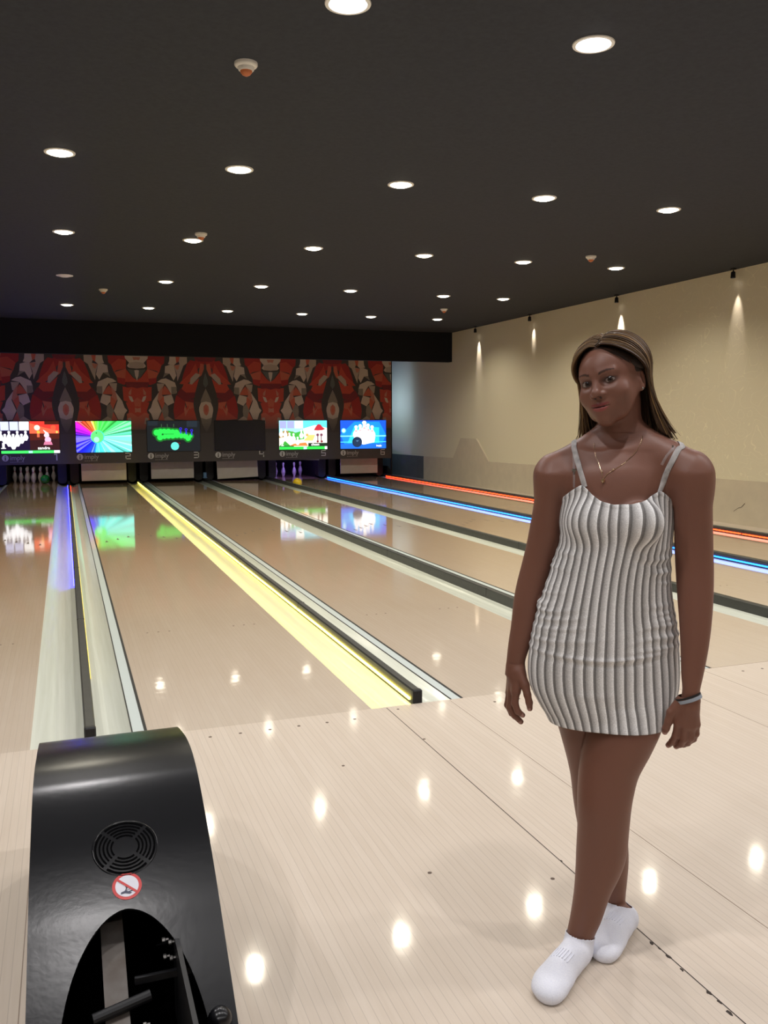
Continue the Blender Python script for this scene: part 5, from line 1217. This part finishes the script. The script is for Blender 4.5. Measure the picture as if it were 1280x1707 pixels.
# ---- hair: locks combed from a centre parting, falling straight to the shoulders
rg = random.Random(11); hv = MB(); HE = np.array((0, -.014, .027)); HR = np.array((.0735, .094, .0785))
def onhead(dirv, off): d = nrm(dirv); return HE+d*(1/np.linalg.norm(d/(HR+off)))
def lock(s, a, off, wd, jit):
    al = math.radians(40+a*118); st = np.array([s*.03, math.cos(al), math.sin(al)]); st = nrm(st)
    if s > 0: az = math.radians(90+a*86)
    else: az = math.radians(66+a*110)
    el = math.radians(-12); en = np.array([s*math.sin(az)*math.cos(el), math.cos(az)*math.cos(el), math.sin(el)]); om = math.acos(np.clip(st@en, -1, 1)); P_ = []
    N = 12
    for i in range(N+1):
        t = i/N; dv = (math.sin((1-t)*om)*st+math.sin(t*om)*en)/math.sin(om)
        bulge = off+.006*math.sin(t*PI)+(.005 if i > 0 else -.004)+(.003*t if s < 0 else .005*t)
        P_.append(h2l(onhead(dv, bulge)))
    p = P_[-1].copy(); q0 = P_[-2]; v = nrm(p-q0); zend = (1.398 if s < 0 else 1.416)+rg.uniform(-.025, .018)-(.02*a); n2 = 11; L_ = p[2]-zend
    fx = (rg.uniform(-.006, .030) + (.044 if s > 0 else -.012)*(1-.5*a))*1.0; fy = rg.uniform(-.004, .012)+.012*a
    for i in range(1, n2+1):
        t = i/n2; vv_ = nrm(np.array([v[0]*(1-t)*.4, v[1]*(1-t)*.4, -1.0])); p = p+vv_*(L_/n2)
        e = np.array([fx*(t**2-((i-1)/n2)**2), fy*(t**2-((i-1)/n2)**2), 0]); p = p+e
        p = p+np.array([math.sin(t*7+jit)*.0006, math.cos(t*6+jit)*.0006, 0])
        for _ in range(3):
            dd = float(bodyHN(p[None])[0])
            if dd < .006:
                g_ = np.array([bodyHN((p+.002*np.eye(3)[a_])[None])[0]-bodyHN((p-.002*np.eye(3)[a_])[None])[0] for a_ in range(3)]); p = p+nrm(g_)*(.006-dd)
        P_.append(p.copy())
    n = len(P_); rs = [wd*(.35+.65*min(1, i/5))*(1-.82*max(0, (i-n*.72)/(n*.28))**1.3) for i in range(n)]
    return P_, rs
bodyHN = lambda P: smin(upper(P), head_sdf(P), .01)
for k in range(330):
    s = -1 if k % 2 else 1; a = (rg.random())**.9; layer = rg.random()
    P_, rs = lock(s, a, .003+.007*layer, rg.uniform(.0030, .0062), rg.random()*6)
    c = rg.random(); lt_ = (142, 110, 70); dk = (58, 42, 31); w_ = (.05+.95*c**1.4) if layer > .35 else .25*c
    hv.col = lin(tuple(dk[j]*(1-w_)+lt_[j]*w_ for j in range(3)))
    hv.tube([Vector(p) for p in P_], rs, 6, flat=.55)
for k in range(70):      # short dark root hair swept back over her left temple to the ear
    az = math.radians(rg.uniform(60, 98)); el = math.radians(rg.uniform(-14, 10)); al = math.radians(rg.uniform(38, 62)); st = nrm([.05, math.cos(al), math.sin(al)])
    en = np.array([math.sin(az)*math.cos(el), math.cos(az)*math.cos(el), math.sin(el)]); om = math.acos(st@en); e2_ = nrm([math.sin(math.radians(112)), math.cos(math.radians(112)), -.28]); P_ = []
    for i in range(9):
        t = i/8; dv = (math.sin((1-t)*om)*st+math.sin(t*om)*en)/math.sin(om); P_.append(h2l(onhead(dv, .004+.002*math.sin(t*PI))))
    for i in range(1, 5): dv = nrm(en*(1-i/4)+e2_*(i/4)); P_.append(h2l(onhead(dv, .005+.005*i/4)))
    c = rg.random()*.5; hv.col = lin(tuple((38, 28, 23)[j]*(1-c)+(84, 62, 44)[j]*c for j in range(3))); n = len(P_); hv.tube([Vector(p) for p in P_], [.0024*(.4+.6*min(1, i/3)) for i in range(n)], 5, flat=.6)
for k in range(90):
    s = -1 if k % 3 else 1; P_, rs = lock(s, rg.random()**1.6*.7, .009+.004*rg.random(), rg.uniform(.0009, .0018), rg.random()*6)
    sw_ = rg.uniform(-.012, .014); n = len(P_)
    P_ = [p+np.array([sw_*max(0, (i-12)/12)**2, -abs(sw_)*.6*max(0, (i-12)/12)**2, -.006*max(0, (i-18)/6)]) for i, p in enumerate(P_)]
    c = rg.random(); hv.col = lin(tuple((66, 48, 34)[j]*(1-c)+(158, 126, 80)[j]*c for j in range(3))); hv.tube([Vector(p) for p in P_], rs, 5)
hm = attr_mat('hair', .42, spec=.5); n_, l_, b_ = nodes(hm); b_.inputs['Anisotropic'].default_value = .5
hair = hv.build('hair', hm, woman, 80, col=True)
# close-lying under layer of hair on the skull
cap = MB(); nu, nv = 72, 30; vs = []; fs = []
def edge_el(az):   # lowest elevation covered for a given azimuth from the front
    a = abs(az)
    if az > 0: return math.radians(np.interp(math.degrees(a), [0, 14, 26, 36, 46, 56, 70, 90, 110, 180], [42, 38, 31, 18, 4, -7, -14, -20, -32, -38]))
    return math.radians(np.interp(math.degrees(a), [0, 25, 45, 65, 82, 98, 120, 180], [44, 42, 33, 16, -2, -16, -30, -38]))
for i in range(nu):
    az = -PI+2*PI*i/nu
    for j in range(nv+1):
        el = edge_el(az)+(PI/2-edge_el(az))*j/nv; dv = (math.sin(az)*math.cos(el), math.cos(az)*math.cos(el), math.sin(el)); vs.append(h2l(onhead(dv, (.0012+.0035*min(1, j/3))+(.0065*math.exp(-((math.degrees(az)-92)/26)**2)*min(1, j/2)*math.exp(-((math.degrees(el)+5)/30)**2)))))
for i in range(nu):
    for j in range(nv): fs.append((i*(nv+1)+j, ((i+1) % nu)*(nv+1)+j, ((i+1) % nu)*(nv+1)+j+1, i*(nv+1)+j+1))
cap.add(vs, fs); cp = cap.build('hair_under_layer', noise_mat('hair_roots', (34, 25, 21), (54, 40, 30), 40, .75, stretch=(1, 6, 6), bump=.5), woman, 80)
